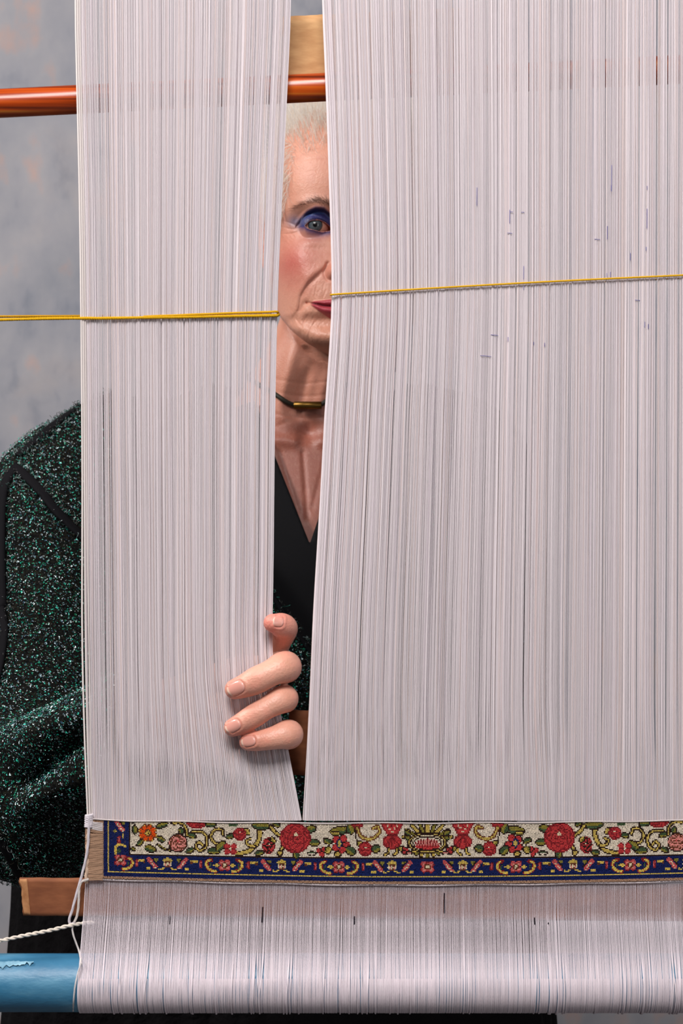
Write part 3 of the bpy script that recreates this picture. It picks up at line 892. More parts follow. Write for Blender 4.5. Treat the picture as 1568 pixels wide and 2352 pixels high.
def yarns():
    # left yarn: two strands from the left, one passes in front of the narrow curtain, one behind
    root = empty('yellow_yarn', tuple(P(0, 733, 1.19)))
    tag(root, 'yellow yarn tied round the narrow left curtain of threads', 'yarn')
    f = WD - 0.0019
    front = [P(-330, 742, 1.19), P(-120, 738, 1.192), P(0, 734.5, 1.194), P(100, 732, 1.1955), P(188, 731, f), P(240, 731, f), P(330, 729.5, f), P(440, 728, f), P(540, 726, f), P(610, 725, f),
             P(634, 724.5, f + 0.0006), P(638.5, 724, f + 0.0035)]
    o = twisted('front_strand', front, 0.00082, (206, 156, 12), 240, M['yellow'], parent=root)
    front2 = [P(x, y + 5 - 3 * sm(-50, 150, x) - 3.5 * sm(150, 420, x) - 3.5 * sm(380, 636, x), 1.196) for x, y in [(330, 727), (440, 724), (540, 722), (610, 721), (634, 720)]]
    for q in front2: q[1] = f
    front2.append(P(638.5, 719, f + 0.0035))
    twisted('front_strand', front2, 0.00062, (204, 152, 12), 240, M['yellow'], parent=root)
    back = [P(-330, 728, 1.200), P(-120, 727.5, 1.200), P(0, 727, 1.200), P(100, 726.5, 1.202), P(192, 726, 1.2085), P(320, 724, 1.2095), P(540, 722, 1.2095), P(630, 722, 1.2075), P(639, 722.5, 1.2025), P(639.5, 723, 1.199)]
    o = twisted('back_strand', back, 0.00070, (176, 128, 14), 240, M['yellow'], parent=root)
    tag(o, 'darker strand passing behind the threads')
    root = empty('yellow_yarn', tuple(P(762, 676, 1.19)))
    tag(root, 'thin yellow yarn stretched across the wide right curtain of threads', 'yarn')
    pts = [P(766, 676.5, 1.2090), P(759.5, 677, 1.203), P(761.5, 677, WD - 0.001)] + [P(x, 676.5 - (x - 765) * 0.0552 - 4 * math.sin((x - 765) / 803 * 3.14) * 0.6, WD - 0.0019) for x in np.linspace(770, 1770, 16)]
    twisted('front_strand', pts, 0.00052, (208, 158, 20), 260, M['yellow'], parent=root, n=400)
    pts = [P(x, 679 - (x - 765) * 0.05, 1.2098) for x in np.linspace(766, 1770, 10)]
    twisted('back_strand', pts, 0.00050, (176, 128, 14), 260, M['yellow'], parent=root)

    # selvedge cords at the left of the carpet
    root = empty('selvedge_cord', tuple(P(205, 1880, WD)))
    tag(root, 'grey-white cord looped down from the carpet corner to the beam', 'cord')
    d = WD - 0.004
    twisted('cord_loop', [P(204, 1879, d), P(203, 1930, d), P(198, 1968, d), P(188, 2010, d), P(178, 2045, d), P(166, 2090, d), P(159, 2112, d), P(162, 2122, d), P(171, 2119, d)], 0.00068, (196, 188, 194), 50, M['string'], parent=root, n=160)
    twisted('cord_loop', [P(202, 2020, d), P(188, 2025, d), P(182, 2040, d), P(180, 2080, d), P(176, 2105, d), P(168, 2124, d)], 0.00068, (202, 192, 186), 70, M['string'], parent=root, n=120)
    twisted('cord_tail', [P(168, 2122, d), P(166, 2136, d), P(171, 2156, d), P(180, 2180, d), P(185, 2200, d - 0.006), P(186, 2215, 1.1835)], 0.0005, (210, 202, 198), 60, M['string'], parent=root, n=100)
    twisted('loose_thread', [P(186, 2212, 1.1822), P(178, 2238, 1.1815), P(172, 2268, 1.1812), P(169, 2300, 1.184), P(168, 2322, 1.192)], 0.00042, (214, 206, 206), 80, M['string'], parent=root, n=60)
    # binding wraps at the carpet corner
    parts = []
    for k in range(9):
        a = np.linspace(0, 2 * math.pi, 15)
        c = P(204.5 - 0.15 * k, 1872 + k * 3.4, WD - 0.0022)
        ring = np.stack([c[0] + 0.0021 * np.cos(a), c[1] + 0.0019 * np.sin(a), c[2] + 0.0003 * np.cos(a + k)], -1)
        parts.append(tubes(ring, 0.00048, 5, side=(0, 0, 1)))
    v, f = join(parts)
    mesh_obj('binding', v, f, M['string'], root, col=np.repeat(lin((214, 206, 212))[None], len(v), 0))
    # thicker loose selvedge threads hanging along the left side
    for dx, s_ in ((0, 1), (4.5, 1.1), (9, 0.9)):
        ys = np.linspace(-1500, 1882, 44)
        xs = np.interp(ys, TY, LL) + dx - 3 + 3.2 * np.exp(-((ys - 1500) / 260) ** 2) * (dx - 5) / 5
        p = np.array([P(x, y, WD) for x, y in zip(xs, ys)]); p[:, 1] = WD - 0.0016 + dx * 0.0001
        v, f = tubes(p, 0.0005 * s_, 7)
        mesh_obj('selvedge_thread', v, f, M['string'], root, col=np.repeat((lin((222, 212, 208)) * (1 - dx * .01))[None], len(v), 0))

    root = twisted('tie_string', [P(-330, 2236, 1.188), P(-120, 2188, 1.190), P(0, 2161, 1.192), P(50, 2150, 1.193), P(110, 2138, 1.194), P(160, 2126, 1.195), P(190, 2121, 1.1995), P(206, 2119, 1.2030), P(214, 2119, 1.2040)], 0.00085, (212, 202, 190), 120, M['string'], ply=2, spread=0.6, n=420)
    tag(root, 'twisted cream string running in from the left and behind the threads', 'string')


yarns()

# ---------------------------------------------------------------- the woman behind the loom
FD = 1.750                                            # distance of the eye plane
XH, ZE = P(803, 515, FD)[0], P(803, 515, FD)[2]
person = empty('person', (XH - 0.03, FD + 0.09, 0.0))
tag(person, 'person with short white hair and blue eye make-up parting the warp threads, in sequinned jacket', 'person')


def H(x, y, z):
    """head millimetres -> world"""
    return np.stack([XH + np.asarray(x) * 1e-3, FD + np.asarray(y) * 1e-3, ZE + np.asarray(z) * 1e-3], -1)


def vnoise(p, seed=0):
    """smooth value noise in -1..1 for an (N,3) array"""
    tab = np.random.default_rng(900 + seed).uniform(-1, 1, 4096)
    i = np.floor(p).astype(np.int64); f = p - i; f = f * f * (3 - 2 * f)
    h = lambda a, b, c: tab[((i[:, 0] + a) * 73856093 ^ (i[:, 1] + b) * 19349663 ^ (i[:, 2] + c) * 83492791) & 4095]
    out = 0
    for a in (0, 1):
        for b in (0, 1):
            for c in (0, 1):
                out = out + h(a, b, c) * (f[:, 0] if a else 1 - f[:, 0]) * (f[:, 1] if b else 1 - f[:, 1]) * (f[:, 2] if c else 1 - f[:, 2])
    return out


def polyd(x, z, pts):
    """distance to a polyline and position along it"""
    p = spline(pts, 30)
    best = np.full(x.shape, 1e9); tb = np.zeros(x.shape)
    for k, (a, b) in enumerate(zip(p[:-1], p[1:])):
        d = b - a; L2 = (d ** 2).sum() + 1e-9
        t = np.clip(((x - a[0]) * d[0] + (z - a[1]) * d[1]) / L2, 0, 1)
        q = np.hypot(x - a[0] - t * d[0], z - a[1] - t * d[1])
        m = q < best
        best[m] = q[m]; tb[m] = (k + t[m]) / (len(p) - 1)
    return best, tb


EYE = (-29.0, 17.0, 0.0, 12.0)
UPX, UPZ = [-38.2, -36.0, -32.8, -27.3, -21.5, -17.5, -13.6], [-0.4, 1.7, 4.0, 4.7, 3.2, 0.4, -3.4]
LOX, LOZ = [-38.2, -35.7, -29.3, -23.0, -17.1, -13.6], [-0.4, -2.9, -4.9, -6.0, -5.2, -3.4]
CREASE = [(-46, 0), (-42, 3.6), (-35.7, 8.9), (-28.6, 11.4), (-21.5, 10.6), (-16, 6.4)]
NASO = [(-16, -33), (-24, -40), (-32.8, -47.8), (-40.5, -58.9), (-43.2, -70), (-49.6, -78)]
MARIO = [(-37, -65), (-41, -70), (-44, -78)]
LIPMID = [(-36, -65.2), (-31, -66.2), (-25.9, -67.3), (-21.6, -68.4), (-16.4, -68.9), (-8, -69.4), (0, -69)]


def lips(xm):
    up = sinterp(xm, [-35, -31, -24, -16, -6, 0], [-65.4, -64.4, -64.0, -63.4, -62.2, -63.2])
    mid = sinterp(xm, [-35, -31, -25.9, -21.6, -16.4, -8, 0], [-65.6, -66.2, -67.3, -68.4, -68.9, -69.4, -69])
    lo = sinterp(xm, [-35, -31.4, -25.9, -20, -16.4, -8, 0], [-65.8, -68.5, -73, -77, -79, -80.5, -81])
    return up, mid, lo


def body_grid():
    # columns: dense in front; rows: dense over the face
    th = np.concatenate([np.linspace(-180, -72, 30, endpoint=False), np.linspace(-72, -8, 210, endpoint=False), np.linspace(-8, 72, 170, endpoint=False), np.linspace(72, 180, 30, endpoint=False)])
    th = np.radians(th)
    zr = np.concatenate([np.linspace(118.3, 116, 5, endpoint=False), np.linspace(116, 80, 50, endpoint=False), np.linspace(80, 22, 90, endpoint=False), np.linspace(22, -14, 100, endpoint=False),
                         np.linspace(-14, -116, 190, endpoint=False), np.linspace(-116, -260, 110, endpoint=False), np.linspace(-260, -640, 40)])
    TH, Z = np.meshgrid(th, zr)
    sn, cs = np.sin(TH), np.cos(TH)                      # th=0 faces the camera (-Y)
    Yf = sinterp(Z, [-116, -110, -104, -95, -88, -80, -72, -60, -45, -30, -10, 4, 17, 30, 50, 70, 85, 100, 110, 116, 118.4],
                 [14, 4, -3, -7, -5, -1, -6, -6, -5, -3, 1, 2, -5, -6, -3, 5, 16, 33, 51, 68, 83])
    a = sinterp(Z, [-116, -105, -95, -85, -70, -50, -30, 0, 30, 50, 70, 85, 100, 110, 116, 118.4],
                [46, 54, 60, 64, 66, 68, 70, 71, 73, 72, 67, 59, 46, 32, 17, 2])
    bk = sinterp(Z, [-116, -70, -40, 0, 40, 70, 85, 100, 110, 118.4], [20, 60, 78, 92, 97, 90, 78, 58, 40, 3])
    bf = 85 - Yf
    b = np.where(cs > 0, bf, bk)
    n = np.where(cs > 0, 2.25, 2.05)
    hr = (np.abs(sn / a) ** n + np.abs(cs / b) ** n) ** (-1 / n)
    adeg = np.abs(np.degrees(TH))
    zj = sinterp(adeg, [0, 12, 20, 30, 40, 50, 60, 75, 90, 120, 180], [-113, -112, -109.5, -105, -99, -92.5, -85, -72, -58, -42, -38])
    q = np.clip((zj + 24 - Z) / 24, 0, 1)
    hr = hr * np.clip(1 - q ** 3.2, 0, 1) ** (1 / 2.6)
    # neck and torso
    na = sinterp(Z, [-640, -560, -450, -300, -250, -205, -185, -172, -162, -152, -140, -120, -60], [150, 150, 150, 160, 168, 166, 150, 118, 90, 74, 66, 62, 58])
    nf = sinterp(Z, [-640, -450, -300, -250, -215, -190, -170, -150, -120, -60], [84, 92, 82, 66, 54, 46, 41, 38, 39, 40])
    nb = sinterp(Z, [-640, -300, -220, -170, -120, -60], [84, 88, 84, 76, 66, 64])
    b2 = np.where(cs > 0, nf, nb)
    nr = (np.abs(sn / na) ** 2.2 + np.abs(cs / b2) ** 2.2) ** (-1 / 2.2)
    k = 7.0
    hh = np.clip(0.5 + 0.5 * (hr - nr) / k, 0, 1)
    R = nr * (1 - hh) + hr * hh + k * hh * (1 - hh)
    R = np.where(Z > -35, hr, R)
    neckm = sm(0, 16.0, nr - hr) * (Z < -40)
    X = R * sn
    Y = 85 - R * cs
    # lean of the neck: the body sits further left than the face
    X = X - 35.5 * sm(-55, -160, Z) * np.clip(neckm + sm(-106, -130, Z) * (1 - neckm), 0, 1)
    Y = Y + 6 * sm(-100, -150, Z)
    front = sm(0.15, 0.45, cs)
    face = front * (1 - neckm)
    xm = -np.abs(X)
    D = np.zeros_like(X)                                   # negative = towards the camera
    g = lambda x0, z0, sx, sz, h: h * np.exp(-((xm - x0) / sx) ** 2 - ((Z - z0) / sz) ** 2)
    # brow bone, cheek, socket, temple, chin, jowl
    D += g(-30, 17, 17, 6, -3.0) + g(-44, -26, 15, 13, -4.5) + g(-40, -42, 11, 10, -2.5) + g(-29, 0, 15, 11, 5.0) + g(-58, 20, 10, 18, 2.0)
    D += g(0, -95, 16, 9, -3.0) + g(-46, -84, 9, 9, -3.0) + g(-24, -84, 9, 6, 1.2) + g(-13, 0, 5, 10, 4.0)
    D += g(-33, -14, 11, 4.5, -1.8) + g(-26, -20, 11, 4.0, 0.6)               # eye bag and its lower hollow
    D += g(0, -60, 24, 12, -3.0)                                             # muzzle
    # nose
    nh = sinterp(Z, [-52, -46, -40, -34, -20, 0, 10, 16], [0, 6, 17, 21, 15, 5, 2, 0])
    nw = sinterp(Z, [-52, -40, -34, -20, 0, 10], [9, 11, 9, 7.5, 7, 9])
    D -= nh * np.exp(-(np.abs(X) / nw) ** 2.2)
    D += g(-14, -41, 5.0, 5.5, -8.0)                                        # wing of the nose
    dl, tl = polyd(xm, Z, [(-18.5, -33), (-21, -40), (-19, -46), (-13, -48)])
    D += 1.8 * np.exp(-(dl / 1.6) ** 2)
    # lips
    up, mid, lo = lips(xm)
    inl = (xm > -34.5)
    lipw = sm(-35, -26, xm)
    ul = np.clip((Z - mid) / (up - mid + 1e-6), 0, 1); ll = np.clip((mid - Z) / (mid - lo + 1e-6), 0, 1)
    D -= inl * lipw * ((Z > mid) & (Z < up)) * 2.2 * np.sin(ul * math.pi) ** 0.8
    D -= inl * lipw * ((Z < mid) & (Z > lo)) * 4.0 * np.sin(ll * math.pi) ** 0.8
    dm, tm = polyd(xm, Z, LIPMID)
    D += 2.2 * np.exp(-(dm / 0.9) ** 2)
    D += g(-36.5, -65.5, 3.5, 3.0, 1.8)
    D += g(-10, -86, 18, 3.5, 2.2)                                           # groove under the lower lip
    # folds
    dn, tn = polyd(xm, Z, NASO)
    wn = np.sin(np.clip(tn, 0.02, 1) * math.pi) ** 0.5
    D += 1.5 * wn * np.exp(-(dn / 2.6) ** 2) + 0.35 * wn * np.exp(-(dn / 0.8) ** 2)
    outer = sm(-3.5, 3.5, np.interp(Z, [-78, -70, -58.9, -47.8, -40, -33], [-49.6, -43.2, -40.5, -32.8, -24, -16]) - xm)
    D -= 2.2 * wn * np.exp(-(dn / 8.0) ** 2) * outer
    dq, tq = polyd(xm, Z, MARIO); D += 1.3 * np.exp(-(dq / 2.2) ** 2) * np.sin(np.clip(tq, .05, .95) * math.pi) ** .5
    fine = [([(-48, -72), (-44, -80), (-40, -86)], .5), ([(-52, -70), (-49, -80), (-46, -88)], .4), ([(-36, -76), (-40, -84), (-41, -92)], .4), ([(-30, -82), (-34, -90), (-34, -97)], .35),
            ([(-57, 2), (-50, -1), (-45, -1)], .5), ([(-58, -4), (-50, -5), (-43, -4)], .45), ([(-56, 7), (-50, 4), (-46, 2)], .4), ([(-15, 30), (-12, 24), (-12, 18)], .4), ([(-50, 42), (-30, 45), (0, 43)], .12), ([(-52, 54), (-30, 56), (0, 54)], .10)]
    for k_ in range(9):
        x_ = -33 + k_ * 3.0
        j_ = math.sin(k_ * 2.7) * 1.3
        fine.append(([(x_ + j_, -62.5), (x_ + 0.9 + j_ * .6, -57 + j_), (x_ + 2.2 + j_ * .3, -52 + 2 * j_)], .16 + .12 * math.sin(k_ * 1.9) ** 2))
    for pts, h in fine:
        d, t = polyd(xm, Z, pts); D += 1.35 * h * np.exp(-(d / 0.8) ** 2) * np.sin(np.clip(t, .05, .95) * math.pi) ** 0.5
    # crepe of the skin: fine slanting lines on cheek, chin and round the mouth
    q1 = np.stack([(X * .8 + Z * .6) * .75, (Z * .8 - X * .6) * .22, np.zeros_like(X)], -1).reshape(-1, 3)
    q2 = np.stack([(X * .9 - Z * .45) * .8, (Z * .9 + X * .45) * .25, np.ones_like(X)], -1).reshape(-1, 3)
    crepe = (vnoise(q1, 21) + vnoise(q2, 22)).reshape(X.shape)
    D += crepe * (0.05 + 0.16 * np.exp(-((xm + 36) / 22) ** 2 - ((Z + 86) / 18) ** 2) + 0.05 * np.exp(-((xm + 46) / 16) ** 2 - ((Z + 30) / 22) ** 2) + 0.10 * np.exp(-((xm + 48) / 9) ** 2 - ((Z - 2) / 14) ** 2))
    # ---- eyelids: lids lie on the eyeball, the opening falls back behind it
    ex, ey, ez, er = EYE
    inz = (np.abs(xm - ex) < 20) & (np.abs(Z - ez) < 18)
    Y2 = Y + D * face
    dd = (er + 1.5) ** 2 - (xm - ex) ** 2 - (Z - ez) ** 2
    lid = ey - np.sqrt(np.clip(dd, 0.01, None))
    kk = 4.5
    e = np.clip(0.5 + 0.5 * (Y2 - lid) / kk, 0, 1)
    Y3 = Y2 * (1 - e) + lid * e - kk * e * (1 - e)
    Y2 = np.where(inz & (dd > 0.02) & (face > 0.5), Y3, Y2)
    dc, tc = polyd(xm, Z, CREASE)
    Y2 = Y2 + (1.3 * np.exp(-(dc / 0.9) ** 2) - 1.3 * np.exp(-((dc - 2.2) / 1.6) ** 2) * (Z > np.interp(xm, [q_[0] for q_ in CREASE], [q_[1] for q_ in CREASE]))) * face * (xm > -46)
    uz = sinterp(xm, UPX, UPZ); lz = sinterp(xm, LOX, LOZ)
    op = np.minimum(uz - Z, Z - lz) - 0.55; op = np.where((xm > -38.2) & (xm < -13.6), op, -9)
    Y2 = Y2 + face * 8.0 * sm(0.0, 0.7, op) - face * 0.5 * np.exp(-((op + 0.4) / 0.6) ** 2)
    Y = Y2
    # ---- neck: platysma band, throat hollow, collar bones
    Xn = X
    def neckridge(pts, h, w):
        d, t = polyd(Xn, Z, pts)
        return h * np.exp(-(d / w) ** 2) * np.sin(np.clip(t, .03, .97) * math.pi) ** 0.4
    nm = neckm * front
    Y -= nm * (neckridge([(-46, -92), (-53, -120), (-60, -150), (-56, -166)], 5.0, 7.0) + neckridge([(-18, -118), (-22, -134), (-28, -155)], 2.2, 5.0))
    Y += nm * (neckridge([(-33, -116), (-41, -134), (-44, -158)], 3.0, 5.0))
    for zc_ in (-128, -139, -158):
        d, t = polyd(Xn, Z, [(-80, zc_ + 5), (-40, zc_ - 2), (0, zc_ + 2), (25, zc_ + 6)]); Y += nm * 0.5 * np.exp(-(d / 1.0) ** 2)
    Y += front * (Z < -150) * 7 * np.exp(-((Xn + 36) / 9) ** 2 - ((Z + 172) / 9) ** 2)
    d, t = polyd(Xn, Z, [(-130, -168), (-90, -176), (-48, -180)]); Y -= front * 3.5 * np.exp(-(d / 6) ** 2) * (Z < -155)
    d, t = polyd(Xn, Z, [(58, -168), (18, -176), (-24, -180)]); Y -= front * 3.5 * np.exp(-(d / 6) ** 2) * (Z < -155)
    for pts, h in [([(-60, -190), (-52, -215), (-44, -240)], 0.8), ([(-20, -192), (-26, -216), (-32, -238)], .8), ([(-40, -190), (-38, -215), (-36, -245)], 1.4)]:
        d, t = polyd(Xn, Z, pts); Y += front * h * np.exp(-(d / 2.5) ** 2) * (Z < -160)

    # ---------------- colour of the skin itself and of the make-up, with some painted shade
    col = np.zeros(X.shape + (3,)); col[:] = lin((222, 158, 134))
    def mixc(mask, c):
        nonlocal col
        m = np.clip(mask, 0, 1)[..., None]
        col = col * (1 - m) + lin(c) * m
    ff = face
    G2 = lambda x0, z0, sx, sz: np.exp(-((xm - x0) / sx) ** 2 - ((Z - z0) / sz) ** 2) * ff
    Pm = np.stack([X, Y, Z], -1).reshape(-1, 3)
    nz = (vnoise(Pm * .16) + 0.5 * vnoise(Pm * .37, 1)).reshape(X.shape)
    nz2 = vnoise(Pm * .6, 2).reshape(X.shape)
    mixc(G2(-48, -30, 18, 17) * 0.85, (204, 102, 92))
    mixc(G2(-56, -12, 14, 14) * 0.35, (214, 128, 108))
    mixc(G2(-44, -48, 16, 14) * 0.30, (206, 120, 108))
    mixc(G2(-28, -22, 14, 8) * 0.30, (196, 130, 122))
    mixc(G2(-16, -40, 8, 9) * 0.5, (206, 120, 104))
    mixc(G2(-30, 45, 30, 16) * 0.18, (214, 138, 112))
    mixc(G2(-20, -92, 24, 14) * 0.25, (204, 138, 112))
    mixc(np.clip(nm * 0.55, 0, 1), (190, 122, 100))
    mixc(front * sm(-140, -175, Z) * 0.8, (150, 84, 70))  # tan on neck and chest, deepened to stand in for shade
    mixc(np.clip(nz * 0.9, 0, 1) * 0.28 * front, (196, 118, 98))
    mixc(np.clip(-nz2 * 0.9, 0, 1) * 0.14 * front, (232, 186, 164))
    # eye shadow
    between = (Z > uz - 0.3) & (xm > -46) & (xm < -12)
    crz = np.interp(xm, [q_[0] for q_ in CREASE], [q_[1] for q_ in CREASE])
    above = Z - crz
    shadow = between * (1 - sm(1.0, 5.5, above)) * sm(-47, -40, xm)
    mixc(shadow * ff * 0.97, (12, 34, 108))
    mixc(between * ff * np.exp(-((above - 1.2) / 1.3) ** 2) * sm(-46, -38, xm) * 0.85, (12, 22, 58))
    mixc(between * ff * np.exp(-((above + 1.2) / 0.8) ** 2) * sm(-46, -38, xm) * 0.35, (60, 110, 170))
    mixc(between * ff * np.exp(-((Z - uz - 0.5) / 0.6) ** 2) * (xm > -38) * 0.8, (40, 18, 30))
    wing = np.exp(-((xm + 46.5) / 7.5) ** 2 - ((Z - 5.0 - (xm + 47) * -0.15) / 5.5) ** 2)
    mixc(wing * ff * 0.85, (98, 102, 130))
    lowd = lz - Z
    low = (lowd > -0.2) * np.exp(-(lowd / 3.8) ** 2) * sm(-46, -39, xm) * (1 - sm(-15, -12, xm))
    mixc(low * ff * 0.92, (48, 52, 112))
    mixc(G2(-30, -10, 11, 4.5) * 0.42, (146, 96, 112))
    mixc((op > -0.15) * (op < 0.6) * ff * 0.8, (150, 84, 80))
    # lips
    lipm = (xm > -33.5) * sm(-34, -30, xm) * ((Z < up) & (Z > lo))
    lipm = lipm * sm(0, 0.8, np.minimum(up - Z, Z - lo) + 0.3)
    mixc(lipm * ff * 0.92, (186, 58, 78))
    mixc(lipm * ff * np.exp(-(dm / 0.8) ** 2) * 0.8, (92, 22, 32))
    mixc(lipm * ff * (np.sin(X * 4.2) > 0.6) * 0.25, (150, 38, 58))
    # brow ground tint
    db, tb = polyd(xm, Z, [(-48, 14.0), (-40, 17), (-30.6, 19.3), (-22, 18.2), (-13, 15.2)])
    mixc(np.exp(-(db / 2.9) ** 2) * ff * (0.25 + 0.5 * tb), (118, 76, 60))
    # scalp under the hair is fair
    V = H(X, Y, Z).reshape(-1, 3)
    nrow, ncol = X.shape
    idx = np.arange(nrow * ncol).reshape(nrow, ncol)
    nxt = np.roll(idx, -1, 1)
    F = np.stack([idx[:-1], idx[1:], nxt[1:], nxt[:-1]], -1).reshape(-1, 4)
    return V, F, col.reshape(-1, 3), (X, Y, Z, idx)


def remesh_eval(parts, voxel, smooth_it=0):
    v, f = join(parts)
    o = mesh_obj('temp', v, f)
    m = o.modifiers.new('r', 'REMESH'); m.mode = 'VOXEL'; m.voxel_size = voxel; m.use_smooth_shade = True
    if smooth_it:
        s_ = o.modifiers.new('s', 'SMOOTH'); s_.factor = 0.5; s_.iterations = smooth_it
    dg = bpy.context.evaluated_depsgraph_get()
    ev = o.evaluated_get(dg); me = ev.to_mesh()
    n = len(me.vertices); co = np.zeros(n * 3); me.vertices.foreach_get('co', co)
    no = np.zeros(n * 3); me.vertices.foreach_get('normal', no)
    lt = np.zeros(len(me.polygons), dtype=np.int32); me.polygons.foreach_get('loop_total', lt)
    li = np.zeros(len(me.loops), dtype=np.int32); me.loops.foreach_get('vertex_index', li)
    ls = np.zeros(len(me.polygons), dtype=np.int32); me.polygons.foreach_get('loop_start', ls)
    fs = []
    for k in (3, 4):
        m_ = lt == k
        if m_.any(): fs.append(li[ls[m_][:, None] + np.arange(k)[None]])
    ev.to_mesh_clear()
    d = o.data; bpy.data.objects.remove(o); bpy.data.meshes.remove(d)
    return co.reshape(-1, 3), fs, no.reshape(-1, 3)


# ---- right hand: joints as (px, py, depth offset in mm from the warp, radius mm)
def J(px, py, dmm): return P(px, py, WD + dmm * 1e-3)


FINGERS = {
    'index': [(430, 1585, 62, 9.5), (540, 1548, 38, 10.0), (605, 1540, 20, 8.9), (645, 1534, 8, 9.0), (656, 1532, 0, 9.3), (645, 1535, -7.5, 9.0), (620, 1547, -11, 7.7), (588, 1563, -11.5, 7.9), (562, 1575, -10.5, 6.9), (539, 1583, -9, 5.9)],
    'middle': [(420, 1620, 66, 9.5), (528, 1618, 42, 10.2), (598, 1612, 22, 8.2), (640, 1608, 8, 7.9), (653, 1605, 0, 8.2), (643, 1609, -7.0, 7.8), (614, 1625, -9.6, 6.6), (582, 1645, -9.8, 6.8), (557, 1660, -9.2, 6.2), (535, 1671, -8, 5.4)],
    'ring': [(425, 1665, 66, 9.3), (540, 1682, 42, 10.0), (606, 1690, 22, 8.4), (646, 1689, 9, 8.5), (662, 1687, 1, 8.7), (655, 1688, -6.5, 8.2), (628, 1695, -9.0, 6.7), (602, 1700, -9.2, 6.0), (584, 1703, -8.6, 5.6), (568, 1705, -7.6, 4.8)],
    'little': [(440, 1710, 64, 8.8), (548, 1742, 44, 9.0), (590, 1752, 34, 7.8), (612, 1752, 24, 7.6), (606, 1746, 17, 7.2), (580, 1738, 15, 6.6), (566, 1734, 16, 5.6)],
    'thumb': [(400, 1640, 72, 11.0), (520, 1600, 52, 12.0), (598, 1548, 34, 9.0), (632, 1508, 20, 6.6), (642, 1482, 12, 6.0), (651, 1458, 6, 6.8), (655, 1442, 0, 7.2), (642, 1435, -6, 7.0), (626, 1431, -8.5, 5.4)],
}


arm_tube = []


def hand_parts():
    parts, nails = [], []
    for nm_, js in FINGERS.items():
        p = np.array([np.append(J(*j[:3]), j[3] * 1e-3) for j in js])
        q = spline(p, 12 * len(js))
        ns = 20
        parts.append(capped_tube(q[:, :3], q[:, 3], ns))
    # palm mass and wrist
    W = (300, 1640, 100)
    for a, r0, r1 in [((540, 1560, 42), 14, 10.5), ((530, 1612, 45), 15, 11), ((538, 1672, 45), 15, 10.5), ((545, 1728, 46), 14, 9.5)]:
        p = np.array([np.append(J(*W), r0 * 1e-3 * 1.25), np.append(0.5 * (J(*W) + J(*a)), 0.5 * (r0 + r1) * 1e-3 * 1.1), np.append(J(*a), r1 * 1e-3)])
        q = spline(p, 16)
        parts.append(capped_tube(q[:, :3], q[:, 3], 16))
    # forearm, upper arm inside the sleeve
    arm = [np.append(J(*W), 0.020), np.append(P(225, 1695, 1.345), 0.022), np.append(P(140, 1765, 1.42), 0.028), np.append(P(68, 1812, 1.485), 0.034), np.append(P(66, 1650, 1.56), 0.036),
           np.append(P(80, 1420, 1.635), 0.038), np.append(P(150, 1200, 1.72), 0.040), np.append(P(300, 1110, 1.80), 0.045)]
    q = spline(np.array(arm[:2]), 12)
    parts.append(capped_tube(q[:, :3], q[:, 3], 20))
    q = spline(np.array(arm), 60)[6:]
    arm_tube[:] = [capped_tube(q[:, :3], q[:, 3], 24)]
    return parts


V, F, colB, GRID = body_grid()
hv, hf, hn = remesh_eval(hand_parts(), 0.0007, 4)
# colour of the hand: redder at knuckles and finger ends
hc = np.zeros((len(hv), 3)); hc[:] = lin((222, 164, 142))
def hmix(c, r_, col, w):
    global hc
    d = np.linalg.norm(hv - c[None], axis=1)
    m = (w * np.exp(-(d / r_) ** 2))[:, None]
    hc = hc * (1 - m) + lin(col) * m
for nm_ in ('index', 'middle', 'ring'):
    js = FINGERS[nm_]
    hmix(J(*js[-1][:3]), 0.009, (206, 116, 98), 0.65)
    hmix(J(js[7][0], js[7][1], js[7][2] - 6), 0.006, (206, 124, 104), 0.35)
    hmix(J(js[4][0], js[4][1], js[4][2] - 6), 0.011, (198, 124, 100), 0.35)
hmix(J(622, 1431, -9), 0.012, (214, 118, 106), 0.8)
hmix(J(648, 1452, 2), 0.010, (192, 112, 98), 0.6)
mn = vnoise(hv * 260, 6) + 0.6 * vnoise(hv * 700, 7)
hc *= (1 + 0.05 * mn)[:, None] * np.array([1, 1, 1]) + np.clip(mn, 0, 1)[:, None] * np.array([0.02, -0.07, -0.06])
# knuckle creases across the finger joints
def crease_at(a, b, h, w):
    d = b - a; L2 = (d ** 2).sum()
    t = np.clip(((hv - a) @ d) / L2, 0, 1)
    q = np.linalg.norm(hv - a - t[:, None] * d[None], axis=1)
    hv[:] -= hn * (h * np.exp(-(q / w) ** 2))[:, None]
for nm_, off in (('index', 1.0), ('middle', .9), ('ring', .9)):
    js = FINGERS[nm_]
    ax = J(*js[8][:3]) - J(*js[6][:3]); ax /= np.linalg.norm(ax)
    across = np.cross(ax, np.array([0, -1.0, 0])); across /= np.linalg.norm(across)
    for k in (-0.0013, 0.0002, 0.0016):
        c = J(js[7][0], js[7][1], js[7][2]) + ax * k; c[1] -= js[7][3] * 1e-3
        crease_at(c - across * 0.004 * off, c + across * 0.004 * off, 0.00022, 0.0005)
hand_bvh = BVHTree.FromPolygons([tuple(v) for v in hv], [tuple(int(i) for i in f) for a in hf for f in a])


